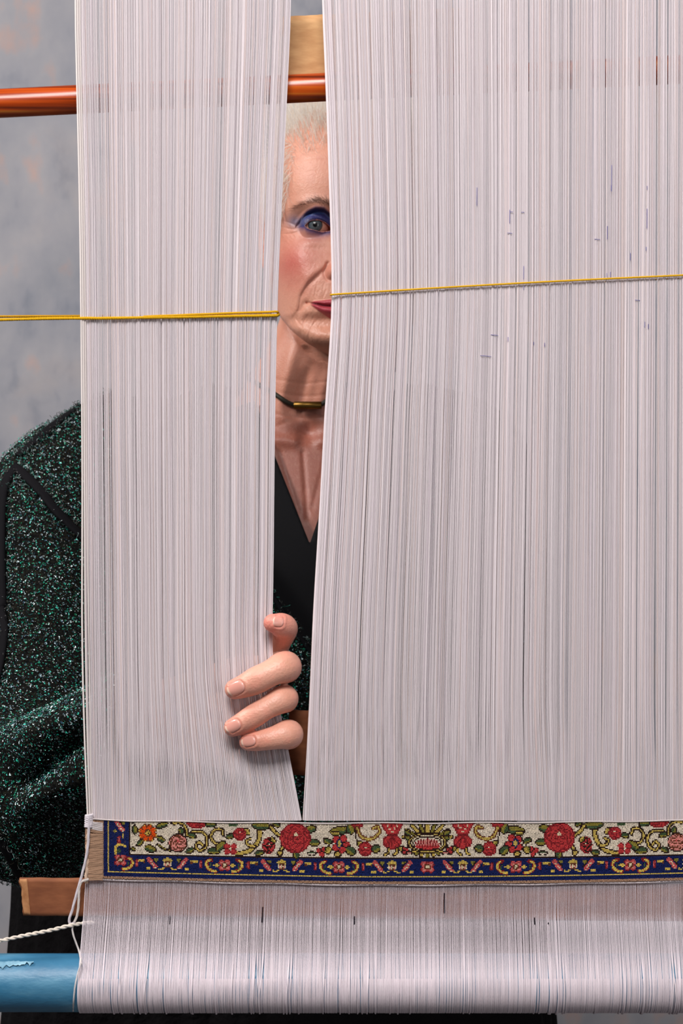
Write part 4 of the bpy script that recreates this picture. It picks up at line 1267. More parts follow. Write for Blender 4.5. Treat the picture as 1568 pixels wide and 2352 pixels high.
# ---- nails: curved plates lying on the finger ends
def nail(c_px, along_px, across_px, lift, name='fingernail'):
    """c_px centre of the nail, along_px vector root->tip (px), across_px half width (px)"""
    nu, nv = 13, 15
    c = np.array(c_px, float); al = np.array(along_px, float); ac = np.array([-al[1], al[0]]); ac = ac / np.linalg.norm(ac) * across_px
    V, colr = [], []
    for j in range(nv):
        v = -1 + 2 * j / (nv - 1)
        for i in range(nu):
            u = -1 + 2 * i / (nu - 1)
            uu = u * math.sqrt(max(0.0, 1 - 0.42 * abs(v) ** 3.2 * (1 if v < 0 else 0.75)))
            vv = v
            if v < 0: vv = v * (1 - 0.16 * u * u)
            else: vv = v * (1 - 0.22 * u * u)
            p = c + al * 0.5 * vv + ac * uu
            t = P(p[0], p[1], WD)
            o_ = np.array([0, 0, CZ]); d = t - o_; d /= np.linalg.norm(d)
            h = hand_bvh.ray_cast(Vector(o_), Vector(d), 2.0)
            w = (np.array(h[0]) if h[0] is not None and h[0].y < WD + 0.008 else None)
            V.append(w); 
            tip = sm(0.72, 0.86, vv + 0.08 * u * u)
            lun = (1 - sm(-0.95, -0.62, v))
            cc = lin((208, 146, 132)) * (1 - tip) + lin((224, 190, 170)) * tip
            cc = cc * (1 - 0.35 * lun) + lin((224, 178, 168)) * 0.35 * lun
            colr.append(cc)
    ys = np.array([v[1] if v is not None else np.nan for v in V]).reshape(nv, nu)
    # smooth plate: quadratic fit of depth over (u,v)
    U, W_ = np.meshgrid(np.linspace(-1, 1, nu), np.linspace(-1, 1, nv))
    ok = ~np.isnan(ys)
    A = np.stack([np.ones_like(U), U, W_, U * U, W_ * W_, U * W_], -1)
    coef, *_ = np.linalg.lstsq(A[ok], ys[ok], rcond=None)
    yy = A @ coef - lift
    out = []
    for j in range(nv):
        v = -1 + 2 * j / (nv - 1)
        for i in range(nu):
            u = -1 + 2 * i / (nu - 1)
            uu = u * math.sqrt(max(0.0, 1 - 0.42 * abs(v) ** 3.2 * (1 if v < 0 else 0.75)))
            vv = v * (1 - (0.16 if v < 0 else 0.22) * u * u)
            p = c + al * 0.5 * vv + ac * uu
            sink = 0.00035 * (abs(u) ** 6 + (abs(v) ** 8 if v < 0 else 0))
            out.append(P(p[0], p[1], float(yy[j, i]) + sink))
    out = np.array(out)
    g = out.reshape(nv, nu, 3)
    rim = np.vstack([g[0, 1:-1], g[:int(nv * .8), 0], g[:int(nv * .8), -1]])
    dmin = np.full(len(hv), 1.0)
    near = np.linalg.norm(hv - out.mean(0)[None], axis=1) < 0.012
    for p_ in rim: dmin[near] = np.minimum(dmin[near], np.linalg.norm(hv[near] - p_[None], axis=1))
    wgt = np.exp(-(dmin / 0.0009) ** 2)
    hv[:] += hn * (0.00045 * np.exp(-((dmin - 0.0012) / 0.0008) ** 2) - 0.00025 * np.exp(-(dmin / 0.0006) ** 2))[:, None] * near[:, None]
    hc[:] = hc * (1 - 0.4 * wgt[:, None]) + lin((176, 92, 78)) * 0.4 * wgt[:, None]
    back = out.copy(); back[:, 1] += 0.0006
    idx = np.arange(nu * nv).reshape(nv, nu); n = nu * nv
    f0 = np.stack([idx[:-1, :-1], idx[1:, :-1], idx[1:, 1:], idx[:-1, 1:]], -1).reshape(-1, 4)
    ring = np.concatenate([idx[0, :], idx[1:, -1], idx[-1, ::-1][1:], idx[::-1, 0][1:]])
    side = np.stack([ring[:-1], ring[1:], ring[1:] + n, ring[:-1] + n], -1)
    return mesh_obj(name, np.vstack([out, back]), [f0, side, f0[:, ::-1] + n], M['nail'], person, col=np.vstack([colr, colr]))


nail((541, 1581), (-37, 18), 15.5, 0.0006)
nail((534.5, 1668), (-33, 17), 13.5, 0.0006)
nail((570, 1703), (-33, 6), 12.0, 0.0006)
nail((639, 1427), (-24, -3), 13.0, 0.0005, 'thumbnail')


def ear(sx):
    nr_, na = 12, 36
    rr_, aa = np.meshgrid(np.linspace(0, 1, nr_), np.arange(na) / na * 2 * math.pi, indexing='ij')
    wy = 17 * (0.78 + 0.22 * np.sin(aa))
    y = 90 + wy * rr_ * np.cos(aa) + 3 * np.sin(aa) * rr_; z = 1 + 31 * rr_ * np.sin(aa)
    h = 3.6 * np.exp(-((rr_ - .84) / .13) ** 2) - 4.0 * np.exp(-(((y - 86) / 9) ** 2 + ((z + 2) / 11) ** 2)) + 1.6 * np.exp(-((rr_ - .55) / .10) ** 2) * (np.cos(aa) > -0.2)
    x = 66 + 15 * (y - 73) / 34
    f_ = H(sx * (x + h), y, z); b_ = H(sx * (x + np.minimum(h, 0) - 2.6 * (1 - rr_ ** 4)), y, z)
    Vv = np.vstack([f_.reshape(-1, 3), b_.reshape(-1, 3)])
    idx = np.arange(nr_ * na).reshape(nr_, na); nx_ = np.roll(idx, -1, 1)
    q = np.stack([idx[:-1], idx[1:], nx_[1:], nx_[:-1]], -1).reshape(-1, 4)
    rim = np.stack([idx[-1], nx_[-1], nx_[-1] + nr_ * na, idx[-1] + nr_ * na], -1)
    if sx < 0: q = q[:, ::-1]; rim = rim[:, ::-1]
    return Vv, np.vstack([q, q[:, ::-1] + nr_ * na, rim])


ears = [ear(-1), ear(1)]
n0 = len(V)
bodyV, bodyF = join([(V, F), (hv, hf), arm_tube[0]] + ears)
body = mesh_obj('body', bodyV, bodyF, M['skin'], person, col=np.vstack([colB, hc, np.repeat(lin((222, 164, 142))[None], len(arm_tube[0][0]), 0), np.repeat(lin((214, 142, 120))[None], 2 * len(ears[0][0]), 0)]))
body_bvh = BVHTree.FromPolygons([tuple(v) for v in V], [tuple(int(i) for i in f) for f in F])


# ---- eyes
def eyeball(sx):
    nu, nv = 48, 90
    V, colr, F = [], [], []
    rad = EYE[3]
    for j in range(nv + 1):
        a = math.pi * (j / nv) ** 1.35                        # angle from the optical axis, dense at the front
        rr = rad * math.sin(a)
        bulge = 1.3 * max(0.0, 1 - (rr / 6.2) ** 2) if a < 1.2 else 0
        for i in range(nu):
            b = 2 * math.pi * i / nu
            V.append((sx * EYE[0] + rr * math.cos(b), EYE[1] - rad * math.cos(a) - bulge * 0.55, EYE[2] + 0.2 + rr * math.sin(b)))
            if rr < 2.1 and a < 1.5: c = lin((6, 6, 8))
            elif rr < 5.3 and a < 1.5:
                t = (rr - 2.1) / 3.2
                st = 0.85 + 0.3 * noise.noise(Vector((math.cos(b) * 6, math.sin(b) * 6, rr * .6)))
                c = (lin((100, 106, 108)) * (1 - t) + lin((70, 86, 98)) * t) * st
            elif rr < 6.1 and a < 1.5: c = lin((30, 34, 42))
            else:
                t = min(1, (rr - 6.1) / 6)
                c = lin((190, 150, 134)) * (1 - t) + lin((186, 106, 88)) * t  # white of the eye painted darker and redder for shade between the lids
            colr.append(c)
    for j in range(nv):
        for i in range(nu):
            F.append((j * nu + i, (j + 1) * nu + i, (j + 1) * nu + (i + 1) % nu, j * nu + (i + 1) % nu))
    V = np.array(V)
    return mesh_obj('eye', H(V[:, 0], V[:, 1], V[:, 2]), np.array(F), M['eye'], person, col=np.array(colr))


eyeball(1); eyeball(-1)


# ---- hair, brows, lashes: tapered strands
def strands(name, roots, dirs, lens, r0, colr, curl, mat, K=7, ns=3, grav=0.0, kind=None, label=None):
    n = len(roots)
    t = np.linspace(0, 1, K)
    side = np.random.default_rng(len(name)).normal(0, 1, (n, 3))
    side -= dirs * (side * dirs).sum(1, keepdims=True); side /= np.linalg.norm(side, axis=1, keepdims=True)
    pts = roots[:, None] + dirs[:, None] * (lens[:, None] * t[None])[..., None] + side[:, None] * (curl[:, None] * lens[:, None] * (t ** 2)[None])[..., None]
    pts[..., 2] -= grav * lens[:, None] * (t ** 2)[None]
    rad = np.broadcast_to(r0 if np.ndim(r0) else np.full(n, r0), (n,))[:, None] * (1 - 0.8 * t ** 1.5)[None]
    v, f = tubes(pts, rad, ns, side=(0.31, 0.77, 0.2))
    cc = np.repeat(colr, K * ns, 0)
    o = mesh_obj(name, v, f, mat, person, col=cc)
    if kind: tag(o, kind=kind)
    if label: tag(o, label)
    return o


def hair():
    r = np.random.default_rng(31)
    X, Y, Z, idx = GRID
    cand = np.where((Z > -52) & (Z < 118))
    x, y, z = X[cand], Y[cand], Z[cand]
    # area weight: grid cells are uneven, so weight by neighbour spacing
    Vg = V.reshape(X.shape + (3,))
    du = np.linalg.norm(np.roll(Vg, -1, 1) - Vg, axis=2); dv = np.linalg.norm(np.roll(Vg, -1, 0) - Vg, axis=2)
    w = (du * dv)[cand]
    back = y > 60
    hairline = 64 + 2.0 * np.sin(x * .25) + 10 * (np.abs(x) < 12) - np.clip((np.abs(x) - 44) * 4.2, 0, 200)
    hairline = np.where(back, np.where(y > 108, -42, 24), hairline)
    m = z > hairline - 5
    w = w * m * np.clip((z - hairline + 5) / 10, 0.15, 1)
    n = 17500
    k = r.choice(len(w), n, p=w / w.sum())
    px, py, pz = x[k], y[k], z[k]
    root = H(px, py, pz) + r.normal(0, 0.0006, (n, 3))
    c = H(0, 85, 20)
    nrm = root - c[None]; nrm /= np.linalg.norm(nrm, axis=1, keepdims=True)
    up = np.array([0, 0.25, 1.0])
    top = sm(62, 84, pz)
    tmp = np.clip(sm(40, 54, np.abs(px)) + (py > 90), 0, 1) * (1 - sm(66, 84, pz))
    sgn = np.sign(px)
    d = nrm * (0.35 + 0.3 * top)[:, None] + up[None] * (0.9 * top + 0.35)[:, None] * (1 - tmp)[:, None]
    d += tmp[:, None] * np.stack([sgn * 0.1, np.full(n, 0.35), np.full(n, -1.0)], -1)
    d += r.normal(0, 0.26, (n, 3))
    # keep strands outside the head
    inward = np.minimum((d * nrm).sum(1), 0.12) - 0.12
    d -= inward[:, None] * nrm
    d /= np.linalg.norm(d, axis=1, keepdims=True)
    lens = (0.010 + 0.020 * top + 0.006 * tmp) * r.uniform(0.5, 1.25, n)
    shade = r.uniform(0.75, 1.05, n)[:, None]
    colr = lin((250, 244, 236))[None] * shade
    warm = r.random(n) < 0.35
    colr[warm] *= np.array([0.95, 0.84, 0.72])
    strands('hair', root, d, lens, 0.00012, colr, r.normal(0, 0.3, n), M['hair'], K=5, kind='stuff', label='short spiky white-blond hair')

    # brows
    for sx, cnt in ((1, 260), (-1, 260)):
        t = r.uniform(0, 1, cnt) ** 0.8
        ctr = spline([(-48, 14.0), (-40, 17), (-30.6, 19.3), (-22, 18.2), (-13, 15.2)], 200)[(t * 199).astype(int)]
        wd = 0.9 + 2.0 * t
        bx = ctr[:, 0] + r.normal(0, 0.6, cnt); bz = ctr[:, 1] + r.normal(0, 1, cnt) * wd * 0.75
        rt = []
        for a, b in zip(bx, bz):
            o_ = np.array([XH + sx * a * 1e-3, 1.0, ZE + b * 1e-3])
            h = body_bvh.ray_cast(Vector(o_), Vector((0, 1, 0)), 2.0)
            rt.append(np.array(h[0]) if h[0] is not None else H(sx * a, -5, b))
        rt = np.array(rt)
        dd = np.stack([-sx * (0.5 + 0.6 * (1 - t)), np.full(cnt, -0.35), 0.9 * t - 0.15], -1) + r.normal(0, 0.22, (cnt, 3))
        dd /= np.linalg.norm(dd, axis=1, keepdims=True)
        cc = lin((104, 66, 52))[None] * r.uniform(0.6, 1.5, cnt)[:, None]
        strands('eyebrow', rt, dd, r.uniform(0.003, 0.0065, cnt), 0.00007, cc, r.normal(0, .3, cnt), M['hair'], K=5)
        # lashes
        cnt = 46
        a = np.linspace(-37, -16, cnt)
        b = sinterp(a, UPX, UPZ)
        yl = EYE[1] - np.sqrt(np.clip((EYE[3] + 1.2) ** 2 - (a - EYE[0]) ** 2 - b ** 2, 1, None))
        rt = H(sx * a, yl, b)
        dd = np.stack([sx * (a - EYE[0]) * 0.035, np.full(cnt, -0.9), np.full(cnt, 0.30)], -1) + r.normal(0, .12, (cnt, 3))
        dd /= np.linalg.norm(dd, axis=1, keepdims=True)
        strands('eyelashes', rt, dd, r.uniform(0.003, 0.0055, cnt), 0.00008, np.repeat(lin((24, 18, 26))[None], cnt, 0), r.normal(0, .1, cnt), M['hair'], K=5, grav=-0.3)


hair()


# ---- clothes
def ring_solid(zs, a, bf, bk, cx, cy, n=72, e=2.3):
    """closed solid of stacked superellipse rings, head millimetres"""
    th = np.linspace(-math.pi, math.pi, n, endpoint=False)
    rows = []
    for z, aa, f_, k_, x_, y_ in zip(zs, a, bf, bk, cx, cy):
        sn, cs = np.sin(th), np.cos(th)
        b = np.where(cs > 0, f_, k_)
        R = (np.abs(sn / aa) ** e + np.abs(cs / b) ** e) ** (-1 / e)
        rows.append(H(x_ + R * sn, y_ - R * cs, np.full(n, z)))
    Vv = np.array(rows).reshape(-1, 3); m = len(zs)
    idx = np.arange(m * n).reshape(m, n); nx = np.roll(idx, -1, 1)
    Fq = np.stack([idx[:-1], idx[1:], nx[1:], nx[:-1]], -1).reshape(-1, 4)
    c0, c1 = len(Vv), len(Vv) + 1
    Vv = np.vstack([Vv, Vv[:n].mean(0), Vv[-n:].mean(0)])
    tri = [[c0, idx[0, i], nx[0, i]] for i in range(n)] + [[c1, nx[-1, i], idx[-1, i]] for i in range(n)]
    return Vv, [Fq, np.array(tri)]


def project(v):
    d = v[:, 1]
    return 784 + v[:, 0] / d * FPX, 1176 - (v[:, 2] - CZ) / d * FPX


def in_poly(px, py, poly):
    poly = np.asarray(poly, float); c = np.zeros(len(px), bool)
    j = len(poly) - 1
    for i in range(len(poly)):
        xi, yi = poly[i]; xj, yj = poly[j]
        c ^= ((yi > py) != (yj > py)) & (px < (xj - xi) * (py - yi) / (yj - yi + 1e-12) + xi)
        j = i
    return c


def cut(v, fs, poly, nrm_front=True):
    """drop faces on the front whose centre projects into the polygon"""
    px, py = project(v)
    out, dropped = [], []
    for f in fs:
        cx_, cy_ = px[f].mean(1), py[f].mean(1)
        dep = v[f][:, :, 1].mean(1)
        keep = ~(in_poly(cx_, cy_, poly) & (dep < FD + 0.088))
        out.append(f[keep]); dropped.append(~keep)
    # draw the rim of the hole onto the polygon so that the edge is clean
    used = np.unique(np.concatenate([f.ravel() for f in out]))
    gone = np.concatenate([f[k_].ravel() for f, k_ in zip(fs, dropped)])
    rim = np.intersect1d(used, np.unique(gone))
    rim = rim[v[rim, 1] < FD + 0.088]
    pl = np.asarray(poly, float); best = np.full(len(rim), 1e9); bx = px[rim].copy(); by = py[rim].copy()
    for a_, b_ in zip(pl, np.roll(pl, -1, 0)):
        d = b_ - a_; L2 = (d ** 2).sum()
        t = np.clip(((px[rim] - a_[0]) * d[0] + (py[rim] - a_[1]) * d[1]) / L2, 0, 1)
        qx, qy = a_[0] + t * d[0], a_[1] + t * d[1]
        q = np.hypot(px[rim] - qx, py[rim] - qy); m = q < best
        best[m] = q[m]; bx[m] = qx[m]; by[m] = qy[m]
    ok = best < 40
    v = v.copy()
    dd = v[rim[ok], 1]
    v[rim[ok], 0] = (bx[ok] - 784) / FPX * dd
    v[rim[ok], 2] = CZ + (1176 - by[ok]) / FPX * dd
    return v, out


def build_clothes():
    # black V-neck top
    zs = np.linspace(-150, -470, 130)
    a = sinterp(-zs, [150, 160, 172, 185, 205, 250, 300, 470], [82, 98, 124, 154, 170, 172, 165, 158])
    bf = sinterp(-zs, [150, 170, 190, 215, 250, 300, 400, 470], [45, 47, 52, 61, 74, 90, 98, 98])
    bk = sinterp(-zs, [150, 220, 300, 470], [86, 90, 92, 90])
    v, f = ring_solid(zs, a, bf, bk, np.full(130, -35.5), np.full(130, 91.0), n=220)
    v, f = cut(v, f, [(711, 1249), (672, 1150), (632, 1050), (596, 950), (560, 860), (900, 820), (842, 930), (790, 1030), (750, 1135)])
    o = mesh_obj('blouse', v, f, M['blouse'], person); tag(o, 'black V-neck top')
    sol = o.modifiers.new('s', 'SOLIDIFY'); sol.thickness = 0.0015; sol.offset = -1
    # jacket: body and sleeves grown into one cloth
    zs = np.linspace(-128, -625, 70)
    a = sinterp(-zs, [128, 138, 148, 158, 175, 205, 300, 450, 560, 625], [84, 110, 142, 168, 186, 192, 186, 180, 184, 190])
    bf = sinterp(-zs, [128, 150, 170, 200, 250, 300, 400, 500, 625], [56, 58, 62, 72, 92, 108, 116, 114, 112])
    bk = sinterp(-zs, [128, 160, 220, 300, 625], [84, 92, 100, 102, 104])
    parts = [ring_solid(zs, a, bf, bk, np.full(70, -35.5), np.full(70, 91.0))]
    slv = [(330, 1050, 1.80, .058), (225, 1088, 1.765, .060), (138, 1165, 1.72, .062), (98, 1290, 1.675, .064), (76, 1450, 1.625, .065), (66, 1610, 1.575, .064), (60, 1735, 1.53, .063), (66, 1815, 1.485, .062),
           (115, 1810, 1.44, .056), (175, 1765, 1.395, .048), (230, 1715, 1.350, .041), (290, 1665, 1.308, .035), (335, 1640, 1.284, .032)]
    q = spline(np.array([np.append(P(*s_[:3]), s_[3]) for s_ in slv]), 70)
    parts.append(capped_tube(q[:, :3], q[:, 3], 28))
    slv2 = [(960, 1010, 1.83, .054), (1050, 1060, 1.82, .058), (1095, 1180, 1.81, .060), (1108, 1400, 1.80, .057), (1098, 1600, 1.78, .055), (1050, 1760, 1.74, .054), (930, 1880, 1.68, .048), (860, 1920, 1.64, .042)]
    q2 = spline(np.array([np.append(P(*s_[:3]), s_[3]) for s_ in slv2]), 60)
    parts.append(capped_tube(q2[:, :3], q2[:, 3], 28))
    jv, jf, jn = remesh_eval(parts, 0.0045, 8)
    # cloth folds
    px, py = project(jv)
    disp = np.zeros(len(jv))
    disp = 0.0050 * vnoise(jv * 9, 3) + 0.0028 * vnoise(jv * 24, 4)
    def fold(pts, h, w):
        d, t = polyd(px, py, pts)
        return h * np.exp(-(d / w) ** 2) * (jv[:, 1] < 1.70)
    disp += fold([(215, 1690), (150, 1715), (90, 1770), (40, 1800)], -0.012, 26) + fold([(215, 1640), (140, 1660), (60, 1700), (0, 1720)], 0.008, 24)
    disp += fold([(215, 1780), (140, 1800), (60, 1850)], 0.007, 26)
    jv = jv + jn * disp[:, None]
    # neck opening and front V
    V_OPEN = [(727, 1512), (679, 1446), (628, 1369), (560, 1255), (505, 1130), (470, 1000), (440, 820), (985, 820), (950, 1000), (915, 1130), (860, 1255), (800, 1380)]
    jv, jf = cut(jv, jf, V_OPEN)
    zc = (jv[:, 2] - ZE) * 1e3
    xr = (jv[:, 0] - XH) * 1e3 + 35.5; yr = (jv[:, 1] - FD) * 1e3 - 91
    hole = ((xr / 88) ** 2 + (yr / 88) ** 2 < 1) & (zc > -150)
    jf = [f[~hole[f].all(1)] for f in jf]
    # open the right cuff so that the wrist comes out
    cuff = np.linalg.norm(jv - P(357, 1630, 1.262)[None], axis=1) < 0.024
    jf = [f[~cuff[f].any(1)] for f in jf]
    jk = mesh_obj('jacket', jv, jf, M['tweed'], person)
    tag(jk, 'dark tweed jacket covered in green and silver sequins')
    polys = [tuple(int(i) for i in f) for a_ in jf for f in a_]
    bvh = BVHTree.FromPolygons([tuple(p) for p in jv], polys)

    # sequins: little open rings and flakes scattered over the cloth
    r = np.random.default_rng(77)
    tri = []
    for f in jf:
        tri.append(f[:, [0, 1, 2]])
        if f.shape[1] == 4: tri.append(f[:, [0, 2, 3]])
    tri = np.vstack(tri)
    A, B, Cc = jv[tri[:, 0]], jv[tri[:, 1]], jv[tri[:, 2]]
    nr = np.cross(B - A, Cc - A); ar = np.linalg.norm(nr, axis=1) / 2; nr = nr / (2 * ar[:, None] + 1e-15)
    cen = (A + B + Cc) / 3
    view = np.array([0, 0, CZ])[None] - cen; view /= np.linalg.norm(view, axis=1, keepdims=True)
    facing = (nr * view).sum(1)
    cpx, cpy = project(cen)
    w = ar * np.where(facing > -0.05, 1.0, 0.0)
    w *= np.where((cpx < 270) | ((cpx > 590) & (cpx < 780)), 1.0, 0.30) * np.where((cpx > 270) & (facing < 0.1), 0.2, 1.0)
    N = 78000
    k = r.choice(len(w), N, p=w / w.sum())
    u = r.random((N, 2)); fl = u.sum(1) > 1; u[fl] = 1 - u[fl]
    pos = A[k] + u[:, :1] * (B[k] - A[k]) + u[:, 1:] * (Cc[k] - A[k])
    nn = nr[k] + r.normal(0, 0.42, (N, 3)); nn /= np.linalg.norm(nn, axis=1, keepdims=True)
    tg = r.normal(0, 1, (N, 3)); tg -= nn * (tg * nn).sum(1, keepdims=True); tg /= np.linalg.norm(tg, axis=1, keepdims=True)
    bt = np.cross(nn, tg)
    pos = pos + nr[k] * r.uniform(0.0004, 0.0022, N)[:, None]
    size = 0.00068 * r.choice([0.6, 0.8, 1.0, 1.3, 1.75], N, p=[.24, .30, .26, .14, .06])
    ns = 3
    ang = np.linspace(0, 1, ns + 1)[None] * (r.uniform(2.2, 5.6, N))[:, None] + r.uniform(0, 6.28, N)[:, None]
    inner = r.uniform(0.25, 0.6, N)
    ring = []
    for rad_, lift in ((np.ones(N), 0.25), (inner, 0.0)):
        ring.append(pos[:, None] + size[:, None, None] * (rad_[:, None, None] * (np.cos(ang)[..., None] * tg[:, None] + np.sin(ang)[..., None] * bt[:, None]) + lift * nn[:, None]))
    Vs = np.stack(ring, 1).reshape(-1, 3)
    b0 = (np.arange(N) * 2 * (ns + 1))[:, None]
    Fs = np.vstack([b0 + np.array([[i, i + 1, ns + 1 + i + 1, ns + 1 + i]]) for i in range(ns)])
    pal = np.array([lin(c) for c in [(20, 150, 126), (26, 128, 92), (60, 190, 170), (190, 210, 212), (120, 146, 158), (46, 76, 96), (20, 26, 26), (52, 48, 34), (16, 84, 78)]])
    pc = pal[r.choice(len(pal), N, p=[.12, .11, .06, .09, .11, .10, .20, .11, .10])] * r.uniform(0.75, 1.5, N)[:, None]
    sq = mesh_obj('sequins', Vs, Fs, M['sequin'], jk, smooth=False, col=np.repeat(pc, 2 * (ns + 1), 0))
    tag(sq, 'scattered green and silver sequins', kind='stuff')

    def on_cloth(x, y, default=1.65):
        t = P(x, y, 1.5); o_ = np.array([0, 0, CZ]); d = t - o_; d /= np.linalg.norm(d)
        h = bvh.ray_cast(Vector(o_), Vector(d), 3.0)
        if h[0] is None: return P(x, y, default), np.array([0, -1.0, 0])
        n_ = np.array(h[1])
        if np.dot(n_, d) > 0: n_ = -n_
        return np.array(h[0]), n_

    def ribbon(name, pts, width, thick, fray=0, label=None):
        pts = spline(pts, 50)
        Pp, Nn = zip(*[on_cloth(*p) for p in pts]); Pp = np.array(Pp); Nn = np.array(Nn)
        for _ in range(4):
            Pp[1:-1] = (Pp[:-2] + 2 * Pp[1:-1] + Pp[2:]) / 4; Nn[1:-1] = (Nn[:-2] + 2 * Nn[1:-1] + Nn[2:]) / 4
        Nn /= np.linalg.norm(Nn, axis=1, keepdims=True)
        t = np.gradient(Pp, axis=0); t /= np.linalg.norm(t, axis=1, keepdims=True) + 1e-12
        s_ = np.cross(t, Nn); s_ /= np.linalg.norm(s_, axis=1, keepdims=True)
        prof = [(-1, -0.3), (-0.9, 0.75), (-0.4, 1.0), (0.4, 1.0), (0.9, 0.75), (1, -0.3)]
        Vv = np.array([Pp + s_ * (width / 2 * a_) + Nn * (thick * b_ + 0.0022) for a_, b_ in prof]).transpose(1, 0, 2).reshape(-1, 3)
        K, m = len(Pp), len(prof)
        idx = np.arange(K * m).reshape(K, m)
        Fq = np.stack([idx[:-1], np.roll(idx[:-1], -1, 1), np.roll(idx[1:], -1, 1), idx[1:]], -1).reshape(-1, 4)
        o = mesh_obj(name, Vv, [Fq, np.array([idx[0][:4], idx[-1][:4]])], M['trim'], jk)
        if label: tag(o, label)
        if fray:
            kk = r.integers(0, K, fray); sd = r.choice([-1, 1], fray)
            rt = Pp[kk] + s_[kk] * (width / 2 * sd * r.uniform(.8, 1.2, fray))[:, None] + Nn[kk] * 0.001
            dd = s_[kk] * (sd * r.uniform(0.1, 1, fray))[:, None] + Nn[kk] * r.uniform(0.1, 0.9, fray)[:, None] + r.normal(0, .5, (fray, 3))
            dd /= np.linalg.norm(dd, axis=1, keepdims=True)
            L = r.uniform(0.002, 0.006, fray)
            tt = np.linspace(0, 1, 6)
            cu = r.normal(0, 1, (fray, 3)); 
            pts_ = rt[:, None] + dd[:, None] * (L[:, None] * np.sin(tt * 2.2)[None])[..., None] + cu[:, None] * (0.0014 * (tt ** 2))[None, :, None]
            v_, f_ = tubes(pts_, np.full((fray, 6), 0.00022), 3, side=(.3, .7, .2))
            cc_ = np.repeat(np.array([lin(c) for c in [(14, 16, 16), (22, 60, 54), (120, 140, 140), (36, 34, 24), (30, 120, 104)]])[r.choice(5, fray, p=[.5, .2, .08, .15, .07])], 18, 0)
            g_ = mesh_obj('frayed_threads', v_, f_, M['sequin'], jk, col=cc_); tag(g_, kind='stuff')

    ribbon('trim', [(36, 1076), (62, 1100), (95, 1135), (125, 1175), (160, 1212), (200, 1250), (240, 1280)], 0.0078, 0.0024, 300, 'black ribbon trim over the shoulder')
    ribbon('trim', [(38, 1082), (24, 1100), (12, 1130), (6, 1170), (3, 1240), (2, 1320), (3, 1400)], 0.0095, 0.0024, 300, 'black ribbon down the sleeve')
    ribbon('trim', [(2, 1395), (8, 1420), (12, 1450), (8, 1490), (2, 1530), (-8, 1570)], 0.006, 0.0016, 160)
    ribbon('trim', [(44, 1052), (80, 1020), (120, 985), (165, 952), (205, 930), (260, 912)], 0.008, 0.0012, 700, 'frayed dark shoulder seam')
    ribbon('trim', [(-20, 1880), (5, 1925), (28, 1968), (52, 2010)], 0.007, 0.0016, 160)
    ribbon('trim', [(505, 1135), (560, 1258), (628, 1371), (679, 1448), (727, 1514)], 0.004, 0.001, 260)

    # skirt to the floor
    zs = np.linspace(-560, -(ZE * 1e3) + 2, 90)
    t = (-zs - 560) / ((ZE * 1e3) - 562)
    a = 232 + 10 * sm(0, 0.25, t) + 20 * t
    n = 200
    th = np.linspace(-math.pi, math.pi, n, endpoint=False)
    rows = []
    for z, aa, tt in zip(zs, a, t):
        pl = 1 + (0.010 + 0.035 * tt) * np.sin(th * 17 + 1.5 * np.sin(th * 3)) + 0.012 * np.sin(th * 41 + tt * 3)
        b = aa * 0.62
        R = (np.abs(np.sin(th) / aa) ** 2.2 + np.abs(np.cos(th) / b) ** 2.2) ** (-1 / 2.2) * pl
        rows.append(H(-60 + R * np.sin(th), 95 - R * np.cos(th), np.full(n, z)))
    Vv = np.array(rows).reshape(-1, 3)
    idx = np.arange(90 * n).reshape(90, n); nx = np.roll(idx, -1, 1)
    Fq = np.stack([idx[:-1], idx[1:], nx[1:], nx[:-1]], -1).reshape(-1, 4)
    o = mesh_obj('skirt', Vv, Fq, M['skirt'], person); tag(o, 'long black skirt')

    # choker: dark cord with a brass bar
    def on_neck(x, y):
        t_ = P(x, y, 1.8); o_ = np.array([0, 0, CZ]); d = t_ - o_; d /= np.linalg.norm(d)
        h = body_bvh.ray_cast(Vector(o_), Vector(d), 3.0)
        return np.array(h[0]) if h[0] is not None else P(x, y, 1.82)
    pts = spline([(572, 870), (600, 887), (634, 907), (655, 922), (676, 931), (706, 933), (737, 930), (757, 915), (785, 893), (815, 870)], 50)
    Pn = np.array([on_neck(*p) for p in pts])
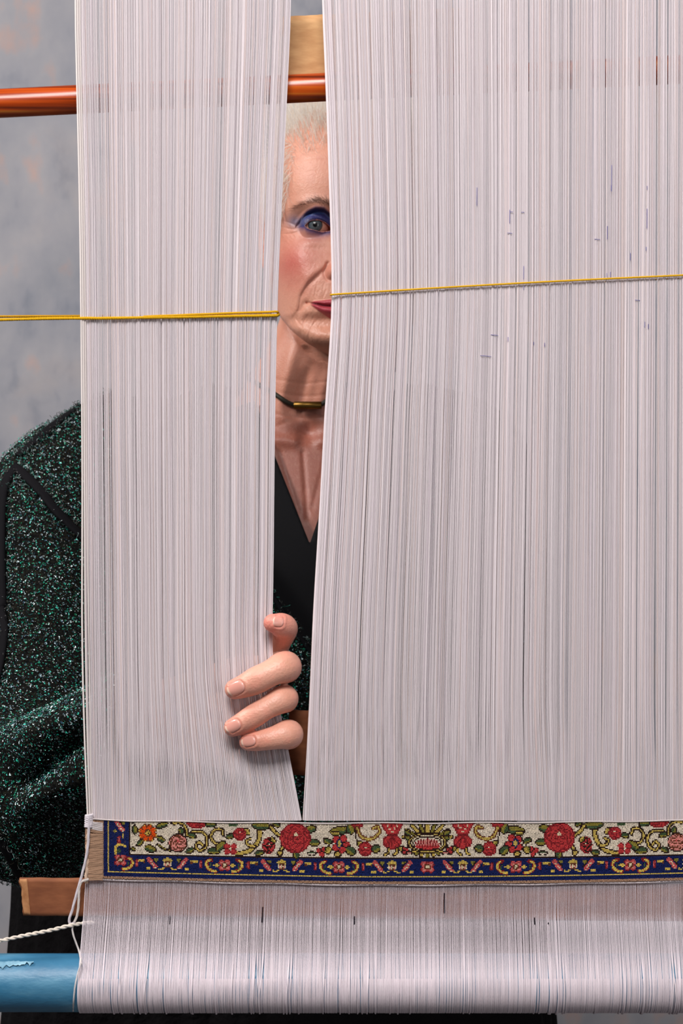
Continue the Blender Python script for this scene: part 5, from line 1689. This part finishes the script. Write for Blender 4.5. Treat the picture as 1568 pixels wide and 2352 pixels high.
    for _ in range(6): Pn[1:-1] = (Pn[:-2] + 2 * Pn[1:-1] + Pn[2:]) / 4
    # close the cord round the back of the neck
    c = H(-24, 100, -140); 
    bkp = []
    a0 = Pn[-1] - c; a1 = Pn[0] - c
    for q_ in np.linspace(0, 1, 16)[1:-1]:
        ang = math.atan2(a0[1], a0[0]) + q_ * ((math.atan2(a1[1], a1[0]) - math.atan2(a0[1], a0[0])) % (2 * math.pi))
        bkp.append([c[0] + 0.066 * math.cos(ang), c[1] + 0.072 * math.sin(ang), Pn[-1][2] + (Pn[0][2] - Pn[-1][2]) * q_ + 0.018 * math.sin(q_ * math.pi)])
    loop = np.vstack([Pn, bkp, Pn[:1]])
    loop[:, 1] -= np.where(np.arange(len(loop)) < 50, 0.0022, 0)
    v, f = capped_tube(loop, 0.0021, 10)
    ck = mesh_obj('choker', v, f, M['cord'], person); tag(ck, 'dark cord choker')
    A_, B_ = on_neck(675, 932), on_neck(738, 931)
    A_ = P(675, 931, min(A_[1], B_[1]) - 0.006); B_ = P(738, 931, min(A_[1], B_[1]) - 0.002)
    ax = (B_ - A_) / np.linalg.norm(B_ - A_)
    s_ = np.cross(ax, [0, -1, 0]); s_ /= np.linalg.norm(s_); n_ = np.cross(s_, ax)
    Vv = []
    for t_, sc in ((0, .82), (0.02, 1.0), (0.98, 1.0), (1, .82)):
        for k_ in range(6):
            an = k_ * math.pi / 3
            Vv.append(A_ + (B_ - A_) * t_ + 0.0037 * sc * (math.cos(an) * n_ + math.sin(an) * s_))
    idx = np.arange(24).reshape(4, 6)
    Fq = np.stack([idx[:-1], np.roll(idx[:-1], -1, 1), np.roll(idx[1:], -1, 1), idx[1:]], -1).reshape(-1, 4)
    Fc = np.array([[0, 1, 2, 3], [0, 3, 4, 5], [18, 21, 20, 19], [18, 23, 22, 21]])
    o = mesh_obj('brass_bar', np.array(Vv), np.vstack([Fq, Fc]), M['brass'], ck, smooth=False); tag(o, 'six-sided brass bar')


build_clothes()
